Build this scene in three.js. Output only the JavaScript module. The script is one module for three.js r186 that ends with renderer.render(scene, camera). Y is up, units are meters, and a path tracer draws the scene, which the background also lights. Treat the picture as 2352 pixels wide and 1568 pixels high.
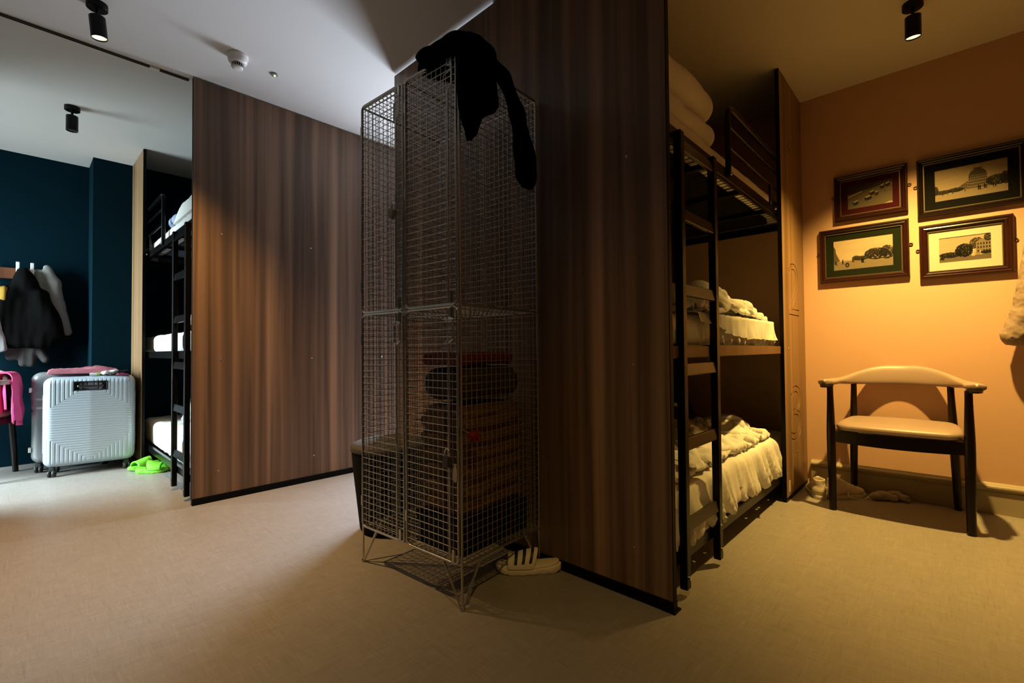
import * as THREE from 'three';
import { RoundedBoxGeometry } from 'three/addons/geometries/RoundedBoxGeometry.js';
import { mergeGeometries, mergeVertices, toCreasedNormals } from 'three/addons/utils/BufferGeometryUtils.js';
import { MarchingCubes } from 'three/addons/objects/MarchingCubes.js';
import { ImprovedNoise } from 'three/addons/math/ImprovedNoise.js';
import { FontLoader } from 'three/addons/loaders/FontLoader.js';
import { RectAreaLightUniformsLib } from 'three/addons/lights/RectAreaLightUniformsLib.js';

// ---------------------------------------------------------------- camera, sky, daylight, exposure
const scene = new THREE.Scene();
const renderer = new THREE.WebGLRenderer({ antialias: true });
renderer.toneMapping = THREE.LinearToneMapping;
renderer.toneMappingExposure = 1.0;
renderer.shadowMap.enabled = true;
const camera = new THREE.PerspectiveCamera(72.49, 1.5, 0.05, 60);
camera.position.set(0, 0.97, 0);
camera.up.set(-0.0086, 0.99976, 0.0199);
camera.lookAt(0.7281, 0.97 + 0.02, -0.6852);
scene.add(camera);
scene.background = new THREE.Color().setRGB(1.6, 2.0, 2.5);     // overcast sky outside the windows
RectAreaLightUniformsLib.init();
// daylight entering through the two windows (built below as real openings)
const DAY_A = { z0: -5.8, z1: -4.72, y0: 0.55, y1: 2.25, x: -1.78, colour: [0.74, 0.94, 1.0], power: 64, tip: 0.92 };
const DAY_B = { z0: -4.75, z1: -3.25, y0: 0.55, y1: 2.25, x: 3.89, colour: [0.72, 0.83, 1.0], power: 52, tip: 0.40 };
for (const [d, dir] of [[DAY_A, 1], [DAY_B, -1]]) {       // sky light falls in at a slope: strips across each opening, tipped down
  const n = 6, hh = (d.y1 - d.y0) / n;
  for (let k = 0; k < n; k++) {
    const l = new THREE.RectAreaLight(new THREE.Color().setRGB(...d.colour), d.power, d.z1 - d.z0 - 0.1, hh);
    l.position.set(d.x - dir * 0.03, d.y0 + hh * (k + 0.5), (d.z0 + d.z1) / 2);
    l.lookAt(l.position.x + dir * Math.cos(d.tip), l.position.y - Math.sin(d.tip), l.position.z);
    scene.add(l);
  }
}
// warm spot lamps: [x, z, lit intensity, cone, aim x, aim z]
const WARM = [1.0, 0.62, 0.145];
const LAMPS = [
  { at: [0.265, -3.149], power: 23, cone: 47, aim: [0.52, -3.22], colour: [1.0, 0.59, 0.19], label: 'lit black ceiling spotlight beside the curtain rail' },
  { at: [0.258, -4.605], power: 0, cone: 45, aim: [0.258, -4.605], colour: WARM, label: 'unlit black ceiling spotlight in front of the dark blue wall' },
  { at: [3.190, -0.108], power: 37, cone: 48, aim: [3.56, -0.14], colour: WARM, label: 'lit black ceiling spotlight near the orange wall' },
  { at: [0.46, -0.02], power: 4.0, cone: 58, aim: [0.5, -0.1], colour: WARM, label: 'lit black ceiling spotlight right above the camera' },
];

// ---------------------------------------------------------------- helpers
const H = 2.766, XR = 3.91, XL = -1.8, ZB = -6.0, ZF = 1.7;
const V = (x, y, z) => new THREE.Vector3(x, y, z);
function rng(seed) { let a = seed >>> 0; return () => { a = (a + 0x6D2B79F5) >>> 0; let t = a; t = Math.imul(t ^ (t >>> 15), t | 1); t ^= t + Math.imul(t ^ (t >>> 7), t | 61); return ((t ^ (t >>> 14)) >>> 0) / 4294967296; }; }
const PN = new ImprovedNoise();
const noise = (x, y = 0, z = 0) => PN.noise(x + 37.3, y + 11.7, z + 5.1);
const smooth = (a, b, x) => { const t = Math.min(1, Math.max(0, (x - a) / (b - a))); return t * t * (3 - 2 * t); };
const mix = (a, b, t) => a + (b - a) * t;
const lin = (r, g, b) => new THREE.Color().setRGB(r, g, b);
const taken = new Map();
function numbered(n) { const k = taken.get(n) ?? 0; taken.set(n, k + 1); return k ? n + '_' + String(k).padStart(3, '0') : n; }
function clean(g) {
  let q = g.index ? g.toNonIndexed() : g;
  if (!q.attributes.normal) q.computeVertexNormals();
  if (!q.attributes.uv) q.setAttribute('uv', new THREE.BufferAttribute(new Float32Array(q.attributes.position.count * 2), 2));
  for (const k of Object.keys(q.attributes)) if (!['position', 'normal', 'uv'].includes(k)) q.deleteAttribute(k);
  return q;
}
function join(list) { const a = [].concat(list).map(clean); return a.length > 1 ? mergeGeometries(a) : a[0]; }
function uvm(g) {             // uv in metres from the face direction: u across, v up (or along z on level faces)
  const q = g.index ? g.toNonIndexed() : g; const p = q.attributes.position, uv = new Float32Array(p.count * 2);
  const a = V(), b = V(), c = V(), n = V();
  for (let i = 0; i < p.count; i += 3) {
    a.fromBufferAttribute(p, i); b.fromBufferAttribute(p, i + 1); c.fromBufferAttribute(p, i + 2);
    n.subVectors(b, a).cross(V().subVectors(c, a));
    const ax = Math.abs(n.x), ay = Math.abs(n.y), az = Math.abs(n.z);
    for (const [k, v] of [[i, a], [i + 1, b], [i + 2, c]]) {
      const [s, t] = ay > ax && ay > az ? [v.x, v.z] : ax > az ? [v.z, v.y] : [v.x, v.y];
      uv[k * 2] = s; uv[k * 2 + 1] = t;
    }
  }
  q.setAttribute('uv', new THREE.BufferAttribute(uv, 2)); return q;
}
function mesh(name, geos, mat, parent, kind) {
  const m = new THREE.Mesh(join(geos), mat); m.name = parent ? name : numbered(name);
  m.castShadow = m.receiveShadow = true; if (kind) m.userData.kind = kind;
  (parent ?? scene).add(m); return m;
}
function tag(o, label, category, group) { Object.assign(o.userData, { label, category }); if (group) o.userData.group = group; return o; }
function thing(name, label, category, [x, y, z] = [0, 0, 0], turn = 0, group) {
  const o = new THREE.Group(); o.name = numbered(name); o.position.set(x, y, z); o.rotation.y = turn; scene.add(o); return tag(o, label, category, group);
}
function structure(name, geos, mat) { const m = mesh(name, geos, mat); m.userData.kind = 'structure'; return m; }
function box(x0, x1, y0, y1, z0, z1, r = 0) {
  const w = x1 - x0, h = y1 - y0, d = z1 - z0;
  const g = r ? new RoundedBoxGeometry(w, h, d, 2, r) : new THREE.BoxGeometry(w, h, d);
  g.translate((x0 + x1) / 2, (y0 + y1) / 2, (z0 + z1) / 2); return uvm(g);
}
function rod(a, b, r, seg = 8, r2 = r) {
  const d = V().subVectors(b, a), g = new THREE.CylinderGeometry(r2, r, d.length(), seg, 1);
  g.applyQuaternion(new THREE.Quaternion().setFromUnitVectors(V(0, 1, 0), d.normalize()));
  g.translate((a.x + b.x) / 2, (a.y + b.y) / 2, (a.z + b.z) / 2); return g;
}
function tube(pts, r, n = 40, seg = 8, closed = false, tension = 0.5) {
  return new THREE.TubeGeometry(new THREE.CatmullRomCurve3(pts, closed, 'catmullrom', tension), n, r, seg, closed);
}
function poly(pts, r, seg = 8) { const g = []; for (let i = 0; i + 1 < pts.length; i++) { g.push(rod(pts[i], pts[i + 1], r, seg)); if (i) { const s = new THREE.SphereGeometry(r, seg, 6); s.translate(pts[i].x, pts[i].y, pts[i].z); g.push(s); } } return g; }
function lathe(pts, seg = 32) { return new THREE.LatheGeometry(pts.map(([x, y]) => new THREE.Vector2(x, y)), seg); }
function soft(L, T, W, r, [nx, ny, nz], fn) {   // rounded box with moved points
  let g = new THREE.BoxGeometry(L, T, W, nx, ny, nz); g.deleteAttribute('uv'); g.deleteAttribute('normal'); g = mergeVertices(g, 1e-5);
  const p = g.attributes.position, rr = Array.isArray(r) ? r : [r, r, r];
  for (let i = 0; i < p.count; i++) {
    const v = V().fromBufferAttribute(p, i), q = V(Math.max(-L / 2 + rr[0], Math.min(L / 2 - rr[0], v.x)), Math.max(-T / 2 + rr[1], Math.min(T / 2 - rr[1], v.y)), Math.max(-W / 2 + rr[2], Math.min(W / 2 - rr[2], v.z)));
    const d = V().subVectors(v, q); const e = V(d.x / rr[0], d.y / rr[1], d.z / rr[2]); const n = e.clone();
    if (e.length() > 1e-6) { n.normalize(); const m = Math.max(Math.abs(e.x), Math.abs(e.y), Math.abs(e.z)); v.set(q.x + n.x * rr[0] * m, q.y + n.y * rr[1] * m, q.z + n.z * rr[2] * m); }
    if (fn) fn(v, n);
    p.setXYZ(i, v.x, v.y, v.z);
  }
  g.computeVertexNormals();
  return uvm(g);
}
function field(fn, c, s, res) {                  // mesh of fn = 0 (negative inside) in the cube c +- s
  const mc = new MarchingCubes(res, new THREE.MeshStandardMaterial(), false, false, 400000); mc.isolation = 0;
  const h = res / 2;
  for (let k = 0; k < res; k++) for (let j = 0; j < res; j++) for (let i = 0; i < res; i++)
    mc.field[k * res * res + j * res + i] = -fn(c.x + (i - h) / h * s, c.y + (j - h) / h * s, c.z + (k - h) / h * s) / s;
  mc.update();
  const n = mc.count ?? mc.geometry.drawRange.count;
  const pos = new Float32Array(n * 3); for (let i = 0; i < n; i++) { pos[3 * i] = mc.positionArray[3 * i] * s + c.x; pos[3 * i + 1] = mc.positionArray[3 * i + 1] * s + c.y; pos[3 * i + 2] = mc.positionArray[3 * i + 2] * s + c.z; }
  let g = new THREE.BufferGeometry(); g.setAttribute('position', new THREE.BufferAttribute(pos, 3));
  g = mergeVertices(g, s / res * 0.02); g.computeVertexNormals(); return uvm(g);
}
const smin = (a, b, k) => { const h = Math.max(k - Math.abs(a - b), 0) / k; return Math.min(a, b) - h * h * k / 4; };
function caps(x, y, z, a, b, ra, rb = ra) { // tapered capsule distance
  const bx_ = b[0] - a[0], by = b[1] - a[1], bz = b[2] - a[2], px = x - a[0], py = y - a[1], pz = z - a[2];
  const t = Math.min(1, Math.max(0, (px * bx_ + py * by + pz * bz) / (bx_ * bx_ + by * by + bz * bz || 1)));
  return Math.hypot(px - bx_ * t, py - by * t, pz - bz * t) - mix(ra, rb, t);
}
const ell = (x, y, z, c, r) => { const q = Math.hypot((x - c[0]) / r[0], (y - c[1]) / r[1], (z - c[2]) / r[2]); return (q - 1) * Math.min(r[0], r[1], r[2]); };
const boxd = (x, y, z, c, b, r) => { const qx = Math.abs(x - c[0]) - b[0] + r, qy = Math.abs(y - c[1]) - b[1] + r, qz = Math.abs(z - c[2]) - b[2] + r; return Math.hypot(Math.max(qx, 0), Math.max(qy, 0), Math.max(qz, 0)) + Math.min(Math.max(qx, qy, qz), 0) - r; };

// ---------------------------------------------------------------- textures and materials
function dataTex(w, h, fn, size, srgb = true) {      // fn(u 0..1, v 0..1) -> [r,g,b] 0..255; size = metres covered
  const d = new Uint8Array(w * h * 4);
  for (let j = 0; j < h; j++) for (let i = 0; i < w; i++) { const c = fn(i / w, j / h, i, j), k = (j * w + i) * 4; d[k] = c[0]; d[k + 1] = c[1]; d[k + 2] = c[2]; d[k + 3] = 255; }
  const t = new THREE.DataTexture(d, w, h); t.wrapS = t.wrapT = THREE.RepeatWrapping; t.magFilter = THREE.LinearFilter; t.minFilter = THREE.LinearMipmapLinearFilter; t.generateMipmaps = true;
  if (srgb) t.colorSpace = THREE.SRGBColorSpace; t.repeat.set(1 / size[0], 1 / size[1]); t.needsUpdate = true; return t;
}
const clamp8 = (x) => Math.max(0, Math.min(255, x));
const s8 = (x) => 255 * (x <= 0.0031308 ? 12.92 * x : 1.055 * Math.pow(x, 1 / 2.4) - 0.055);
function woodTex(base, contrast, seed) {            // upright walnut streaks, tileable width
  const n = (u, v, f, g, o) => { const a = u * Math.PI * 2; return PN.noise(Math.cos(a) * f / 6.283 + seed, Math.sin(a) * f / 6.283 + o, v * g + seed * 1.7); };
  return dataTex(1024, 512, (u, v) => {
    const wv = u + 0.006 * PN.noise(u * 9, v * 3, seed);
    let t = 0.75 * n(wv, v, 8, 0.7, 3) + 0.8 * n(wv, v, 22, 1.0, 9) + 0.36 * n(wv, v, 60, 1.5, 17) + 0.12 * n(wv, v, 170, 3, 23);
    t += Math.max(0, n(wv, v, 48, 2.2, 31) - 0.22) * -1.3;
    const k = Math.exp(contrast * t), h = 0.06 * n(wv, v, 40, 1, 51);
    return [clamp8(s8(base[0] * k)), clamp8(s8(base[1] * k * (1 - h))), clamp8(s8(base[2] * k * (1 - 1.6 * h)))];
  }, [1.25, 2.8]);
}
function floorTex() {       // vinyl with short crossed fibres in lighter and darker taupe
  const S = 1024, a = new Float32Array(S * S), R = rng(7);
  for (let k = 0; k < 15000; k++) {
    const along = R() < 0.5, len = 14 + R() * 70, w = 1 + R() * 2.6, x = R() * S, y = R() * S, amp = (R() - 0.5) * 0.16, slant = (R() - 0.5) * 0.12;
    for (let s = 0; s < len; s++) { const f = Math.sin(Math.PI * s / len); for (let q = 0; q < w; q++) { const xx = along ? x + s : x + q + slant * s, yy = along ? y + q + slant * s : y + s; a[(Math.floor(yy + S) % S) * S + (Math.floor(xx + S) % S)] += amp * f; } }
  }
  return dataTex(S, S, (u, v, i, j) => {
    const b = PN.noise(u * 6, v * 6, 2.2) * 0.03 + PN.noise(u * 40, v * 40, 4.2) * 0.05;
    const k = 1 + Math.max(-0.4, Math.min(0.4, a[j * S + i])) + b;
    return [clamp8(s8(0.285 * k)), clamp8(s8(0.258 * k)), clamp8(s8(0.235 * k * (1 - 0.1 * a[j * S + i])))];
  }, [1.5, 1.5]);
}
function fineBump(seed, f = 60, size = 0.4) { return dataTex(256, 256, (u, v) => { const A = u * 6.2832, B = v * 6.2832; const t = 128 + 70 * PN.noise(Math.cos(A) * f / 6.28 + seed, Math.sin(A) * f / 6.28 + Math.cos(B) * f / 6.28, Math.sin(B) * f / 6.28); return [t, t, t]; }, [size, size], false); }
function weaveTex(c, amp, seed, size = 0.25) { const R = rng(seed); const rows = Array.from({ length: 256 }, () => R() - 0.5), cols = Array.from({ length: 256 }, () => R() - 0.5); return dataTex(256, 256, (u, v, i, j) => { const k = 1 + amp * ((i + j) % 2 ? 0.4 : -0.4) + amp * (rows[j] + cols[i]) * 0.8; return c.map((x) => clamp8(s8(x * k))); }, [size, size]); }
const std = (o) => new THREE.MeshStandardMaterial(o);
const phys = (o) => new THREE.MeshPhysicalMaterial(o);
const wallBump = fineBump(3, 70, 0.5);
const M = {
  ceiling: std({ color: lin(0.63, 0.61, 0.58), roughness: 0.92, bumpMap: wallBump, bumpScale: 0.0002 }),
  orange: std({ color: lin(0.62, 0.38, 0.255), roughness: 0.62, bumpMap: wallBump, bumpScale: 0.0004 }),
  blue: phys({ color: lin(0.0006, 0.0115, 0.0185), roughness: 0.9, specularIntensity: 0.12, bumpMap: wallBump, bumpScale: 0.0008 }),
  brown: std({ color: lin(0.026, 0.0095, 0.0055), roughness: 0.8, bumpMap: wallBump, bumpScale: 0.0008 }),
  floor: std({ map: floorTex(), roughness: 0.42, bumpMap: fineBump(9, 50, 0.3), bumpScale: 0.0004 }),
  wood: std({ map: woodTex([0.205, 0.120, 0.072], 0.9, 4.1), roughness: 0.48 }),
  woodLight: std({ map: woodTex([0.235, 0.135, 0.062], 0.5, 8.4), roughness: 0.5 }),
  skirting: std({ color: lin(0.33, 0.27, 0.19), roughness: 0.5 }),
  blackPaint: phys({ color: lin(0.0025, 0.0025, 0.0025), roughness: 0.5, specularIntensity: 0.25 }),
  blackMetal: phys({ color: lin(0.0025, 0.0022, 0.002), roughness: 0.3, specularIntensity: 0.35 }),
  boardBrown: std({ map: woodTex([0.15, 0.075, 0.03], 0.3, 2.4), roughness: 0.5 }),
  chrome: std({ color: lin(0.75, 0.75, 0.74), roughness: 0.22, metalness: 1 }),
  zinc: std({ color: lin(0.55, 0.55, 0.52), roughness: 0.32, metalness: 1 }),
  white: std({ color: lin(0.8, 0.79, 0.76), roughness: 0.6 }),
  plastic: std({ color: lin(0.72, 0.70, 0.66), roughness: 0.35 }),
  linen: std({ map: weaveTex([0.76, 0.74, 0.70], 0.06, 21), roughness: 0.88, side: THREE.DoubleSide }),
  linenBlue: std({ color: lin(0.30, 0.36, 0.52), roughness: 0.88 }),
  pillow: std({ map: weaveTex([0.55, 0.52, 0.50], 0.06, 22), roughness: 0.9 }),
  darkCloth: phys({ color: lin(0.007, 0.0065, 0.006), roughness: 0.92, specularIntensity: 0.2 }),
  greyBlanket: std({ color: lin(0.022, 0.02, 0.018), roughness: 0.92 }),
  blackCloth: phys({ color: lin(0.0022, 0.002, 0.002), roughness: 0.95, specularIntensity: 0.15 }),
};
// ---------------------------------------------------------------- room
const T = 0.12;
structure('floor', box(XL - T, XR + T, -0.1, 0, ZB - T, ZF + T), M.floor);
structure('ceiling', box(XL - T, XR + T, H, H + 0.12, ZB - T, ZF + T), M.ceiling);
function wallX(name, x, out, d, mat) {     // wall across x with one window opening
  const x0 = Math.min(x, x + out), x1 = Math.max(x, x + out);
  const w = [box(x0, x1, 0, H, ZB - T, d.z0), box(x0, x1, 0, H, d.z1, ZF + T), box(x0, x1, 0, d.y0, d.z0, d.z1), box(x0, x1, d.y1, H, d.z0, d.z1)];
  return structure(name, w, mat);
}
wallX('wall_left', XL, -T, DAY_A, M.blue);
wallX('wall_right', XR, T, DAY_B, M.orange);
structure('wall_back', box(XL, XR, 0, H, ZB - T, ZB), M.blue);
structure('wall_front', box(XL, XR, 0, H, ZF, ZF + T), M.orange);
structure('wall_pilaster', box(0.46, 2.62, 0, H, ZB, -5.65), M.blue);
structure('wall_divider', box(XL, -0.62, 0, H, -4.62, -3.55), M.blue);
const glass = phys({ color: lin(1, 1, 1), roughness: 0.02, transmission: 1, thickness: 0, ior: 1.45 });
function windowUnit(n, d, x) {
  const w = structure('window_' + n, [box(x - 0.03, x + 0.03, d.y0, d.y0 + 0.05, d.z0, d.z1), box(x - 0.03, x + 0.03, d.y1 - 0.05, d.y1, d.z0, d.z1), box(x - 0.03, x + 0.03, d.y0, d.y1, d.z0, d.z0 + 0.05), box(x - 0.03, x + 0.03, d.y0, d.y1, d.z1 - 0.05, d.z1), box(x - 0.025, x + 0.025, d.y0, d.y1, (d.z0 + d.z1) / 2 - 0.025, (d.z0 + d.z1) / 2 + 0.025)], M.white);
  const zm = (d.z0 + d.z1) / 2;
  for (const [a, b] of [[d.z0 + 0.05, zm - 0.025], [zm + 0.025, d.z1 - 0.05]]) mesh('pane', box(x - 0.003, x + 0.003, d.y0 + 0.05, d.y1 - 0.05, a, b), glass, w);
}
windowUnit(1, DAY_A, XL - 0.08); windowUnit(2, DAY_B, XR + 0.08);
// skirting board with a rounded bead along its top, running beside the orange wall
{
  const s = new THREE.Shape(); s.moveTo(0, 0); s.lineTo(-0.018, 0); s.lineTo(-0.018, 0.125); s.lineTo(-0.014, 0.13); s.lineTo(-0.014, 0.136); s.absarc(-0.016, 0.152, 0.016, -Math.PI / 2 - 0.2, Math.PI / 2, true); s.lineTo(-0.010, 0.172); s.lineTo(-0.006, 0.178); s.lineTo(0, 0.178);
  const g = new THREE.ExtrudeGeometry(s, { depth: ZF + 0.74, bevelEnabled: false, curveSegments: 10 }); g.translate(XR, 0, -0.74);
  structure('baseboard_right', toCreasedNormals(g, 0.6), M.skirting);
}
// partition walls inside the bunk blocks
structure('wall_bunk_right', box(1.684, XR, 0, H, -1.70, -1.66), M.brown);
structure('wall_bunk_left', box(1.66, 1.70, 0, H, -5.65, -3.556), M.blue);

// wood veneered end panels of the bunk blocks
function screw(parent, x, y, z, axis) {
  const g = new THREE.SphereGeometry(0.0055, 10, 6); g.scale(axis === 'x' ? 0.4 : 1, 1, axis === 'z' ? 0.4 : 1); g.translate(x, y, z); mesh('screw', g, M.chrome, parent);
}
{
  const o = thing('partition_panel', 'wide walnut partition panel behind the locker with the curtain rail meeting its edge', 'panel', [0.767, 0, -3.53]);
  mesh('board', box(0, 1.853, 0.042, H - 0.008, -0.026, 0, 0.002), M.wood, o);
  mesh('edge_band', box(-0.0015, 0.0, 0.042, H - 0.008, -0.026, -0.001), M.blackPaint, o);
  mesh('plinth', box(0.002, 1.853, 0, 0.042, -0.03, 0.004, 0.002), M.blackPaint, o);
  for (const [x, y] of [[0.161, 1.766], [0.757, 1.763], [0.157, 0.93], [0.764, 0.928], [0.781, 0.192], [0.147, 0.199], [1.36, 1.765], [1.36, 0.93]]) screw(o, x, y, 0.001, 'z');
}
{
  const o = thing('partition_panel', 'dark walnut partition panel that the wire locker stands against', 'panel', [1.657, 0, -0.755]);
  mesh('board', box(0, 0.026, 0.042, H - 0.013, -1.83, -0.004, 0.002), M.wood, o);
  mesh('edge_band', box(0.001, 0.026, 0.042, H - 0.013, -0.0045, -0.001), M.blackPaint, o);
  mesh('plinth', box(-0.004, 0.03, 0, 0.042, -1.83, 0.0, 0.002), M.blackPaint, o);
  mesh('foot', box(-0.006, 0.05, 0, 0.006, -0.05, 0.006, 0.002), M.blackPaint, o);
  for (const [y, z] of [[0.91, -0.154], [1.739, -0.17], [0.2, -0.16]]) screw(o, -0.001, y, z, 'x');
}
// wood strips closing the far ends of the bunks; the right one carries the carved bed numbers 1, 2, 3
{
  const o = thing('partition_strip', 'narrow wood strip beside the blue wall at the end of the far bunk', 'panel', [0.74, 0, -5.65]);
  mesh('board', box(0, 0.022, 0.03, H - 0.004, 0.002, 0.55, 0.002), M.woodLight, o);
  mesh('edge_band', box(0, 0.022, 0.03, H - 0.004, 0.55, 0.553), M.blackPaint, o);
  mesh('plinth', box(0.002, 0.022, 0, 0.03, 0.002, 0.55), M.blackPaint, o);
}
{
  const font = await new FontLoader().loadAsync('fonts/droid/droid_sans_regular.typeface.json');
  const o = thing('partition_strip', 'wood strip beside the orange wall carved with the bed numbers 1, 2 and 3', 'panel', [3.325, 0, -0.765]);
  const w = XR - 3.325 - 0.002, y0 = 0.03, y1 = H - 0.004;
  const face = new THREE.Shape([new THREE.Vector2(0, y0), new THREE.Vector2(w, y0), new THREE.Vector2(w, y1), new THREE.Vector2(0, y1)]);
  const offset = (pts, d) => { const n = pts.length; return pts.map((p, i) => { const a = pts[(i + n - 1) % n], b = pts[(i + 1) % n]; let tx = b.x - a.x, ty = b.y - a.y; const l = Math.hypot(tx, ty) || 1; return new THREE.Vector2(p.x + ty / l * d, p.y - tx / l * d); }); };
  const inlays = [];
  for (const [ch, yb, hgt] of [['1', 2.03, 0.345], ['2', 1.195, 0.345], ['3', 0.365, 0.350]]) {
    const size = hgt / 0.72, shape = font.generateShapes(ch, size)[0];
    let pts = shape.getPoints(10).filter((p, i, a) => !i || p.distanceTo(a[i - 1]) > 1e-4); if (pts[0].distanceTo(pts[pts.length - 1]) < 1e-4) pts.pop();
    if (THREE.ShapeUtils.isClockWise(pts)) pts.reverse();
    const bb = new THREE.Box2().setFromPoints(pts), wd = bb.max.x - bb.min.x, hh = bb.max.y - bb.min.y;
    pts = pts.map((p) => new THREE.Vector2((p.x - bb.min.x) / wd * (ch === '1' ? 0.13 : 0.27) + (ch === '1' ? 0.17 : 0.145), (p.y - bb.min.y) / hh * hgt + yb));
    face.holes.push(new THREE.Path(offset(pts, 0.0035)));
    inlays.push([ch, new THREE.Shape(offset(pts, -0.0035))]);
  }
  const ex = (s) => { const g = new THREE.ExtrudeGeometry(s, { depth: 0.012, bevelEnabled: false }); g.translate(0, 0, -0.012); return uvm(g); };
  mesh('board', [ex(face), box(0, w, y0, y1, -0.024, -0.0121)], M.woodLight, o);
  for (const [ch, s] of inlays) { const m = mesh('bed_number', ex(s), M.woodLight, o); m.userData.label = 'carved outline of the digit ' + ch; }
  mesh('edge_band', box(-0.003, 0, y0, y1, -0.024, -0.001), M.blackPaint, o);
  mesh('plinth', box(0, w, 0, y0, -0.024, -0.002), M.blackPaint, o);
  mesh('sticker', box(0.045, 0.085, 0.055, 0.125, 0.0002, 0.0014), std({ color: lin(0.55, 0.5, 0.42), roughness: 0.6 }), o).userData.label = 'small torn pale sticker';
  screw(o, 0.1, 0.97, 0.001, 'z'); screw(o, 0.16, 0.31, 0.001, 'z'); screw(o, 0.28, 0.28, 0.001, 'z'); screw(o, 0.12, 1.93, 0.001, 'z');
}

// ---------------------------------------------------------------- ceiling fittings
function spotLamp(L) {
  const o = thing('ceiling_spotlight', L.label, 'spotlight', [L.at[0], H, L.at[1]], 0, 'black ceiling spotlights');
  const tilt = V(L.aim[0] - L.at[0], -(H - 0.17), L.aim[1] - L.at[1]).normalize();
  mesh('canopy', lathe([[0, -0.03], [0.040, -0.03], [0.044, -0.027], [0.044, 0]], 40), M.blackMetal, o);
  mesh('stem', rod(V(0, -0.028, 0), V(0, -0.072, 0), 0.0075, 14), M.blackMetal, o);
  const q = new THREE.Quaternion().setFromUnitVectors(V(0, -1, 0), tilt);
  const body = lathe([[0, 0], [0.030, 0], [0.034, -0.004], [0.034, -0.108], [0.0325, -0.110], [0.0305, -0.108], [0.0295, -0.100]], 40); body.applyQuaternion(q); body.translate(0, -0.066, 0);
  mesh('housing', body, M.blackMetal, o);
  const lens = lathe([[0, -0.104], [0.0298, -0.1035], [0.0298, -0.1]], 36); lens.applyQuaternion(q); lens.translate(0, -0.066, 0);
  const lit = L.power > 0;
  mesh('lens', lens, lit ? std({ color: lin(0.9, 0.85, 0.7), emissive: lin(1, 0.84, 0.42), emissiveIntensity: 1.8, roughness: 0.4 }) : std({ color: lin(0.05, 0.05, 0.05), roughness: 0.2 }), o);
  if (lit) {
    const s = new THREE.SpotLight(new THREE.Color().setRGB(...L.colour), L.power, 0, L.cone * Math.PI / 180, 1, 2);
    const p = V(0, -0.066, 0).addScaledVector(tilt, 0.118); s.position.copy(p); s.target.position.copy(p.clone().add(tilt));
    s.castShadow = true; s.shadow.radius = 1.4; o.add(s); o.add(s.target);
  }
}
LAMPS.forEach(spotLamp);
{
  const o = thing('smoke_detector', 'white round smoke detector on the ceiling above the wood panel', 'smoke detector', [0.897, H, -3.10]);
  mesh('base', lathe([[0, -0.014], [0.054, -0.014], [0.058, -0.010], [0.058, 0]], 44), M.plastic, o);
  mesh('body', lathe([[0, -0.052], [0.036, -0.052], [0.050, -0.040], [0.055, -0.016], [0.055, -0.013]], 44), M.plastic, o);
  const v = mesh('vent', lathe([[0.030, -0.072], [0.032, -0.052]], 44), M.blackPaint, o);
  const fins = []; for (let k = 0; k < 18; k++) { const a = k / 18 * Math.PI * 2; const b = new THREE.BoxGeometry(0.006, 0.022, 0.0022); b.rotateY(-a); b.translate(Math.cos(a) * 0.032, -0.062, Math.sin(a) * 0.032); fins.push(b); }
  mesh('fin_ring', fins, M.plastic, v, 'stuff');
  mesh('cap', lathe([[0, -0.083], [0.020, -0.083], [0.029, -0.078], [0.032, -0.071], [0.0, -0.071]], 36), M.plastic, o);
}
{
  const o = thing('indicator_light', 'small ceiling indicator disc with a glowing green dot', 'indicator', [1.12, H, -3.14]);
  mesh('disc', lathe([[0, -0.007], [0.020, -0.007], [0.024, -0.003], [0.024, 0]], 30), std({ color: lin(0.2, 0.18, 0.16), roughness: 0.4 }), o);
  const d = new THREE.SphereGeometry(0.0065, 14, 10); d.translate(0.004, -0.008, 0.0);
  mesh('diode', d, std({ color: lin(0.1, 0.5, 0.1), emissive: lin(0.35, 1, 0.25), emissiveIntensity: 3 }), o);
}
{
  const o = thing('curtain_rail', 'thin dark curtain rail along the ceiling ending at the walnut panel', 'curtain rail', [-1.78, H, -3.60]);
  mesh('rail', [box(0, 2.535, -0.008, 0, -0.008, 0.008), box(0, 2.535, -0.011, -0.008, -0.008, -0.005), box(0, 2.535, -0.011, -0.008, 0.005, 0.008)], std({ color: lin(0.035, 0.025, 0.018), roughness: 0.4 }), o);
  mesh('bracket', box(2.33, 2.38, -0.014, 0, -0.012, 0.012, 0.003), M.plastic, o);
}
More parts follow.
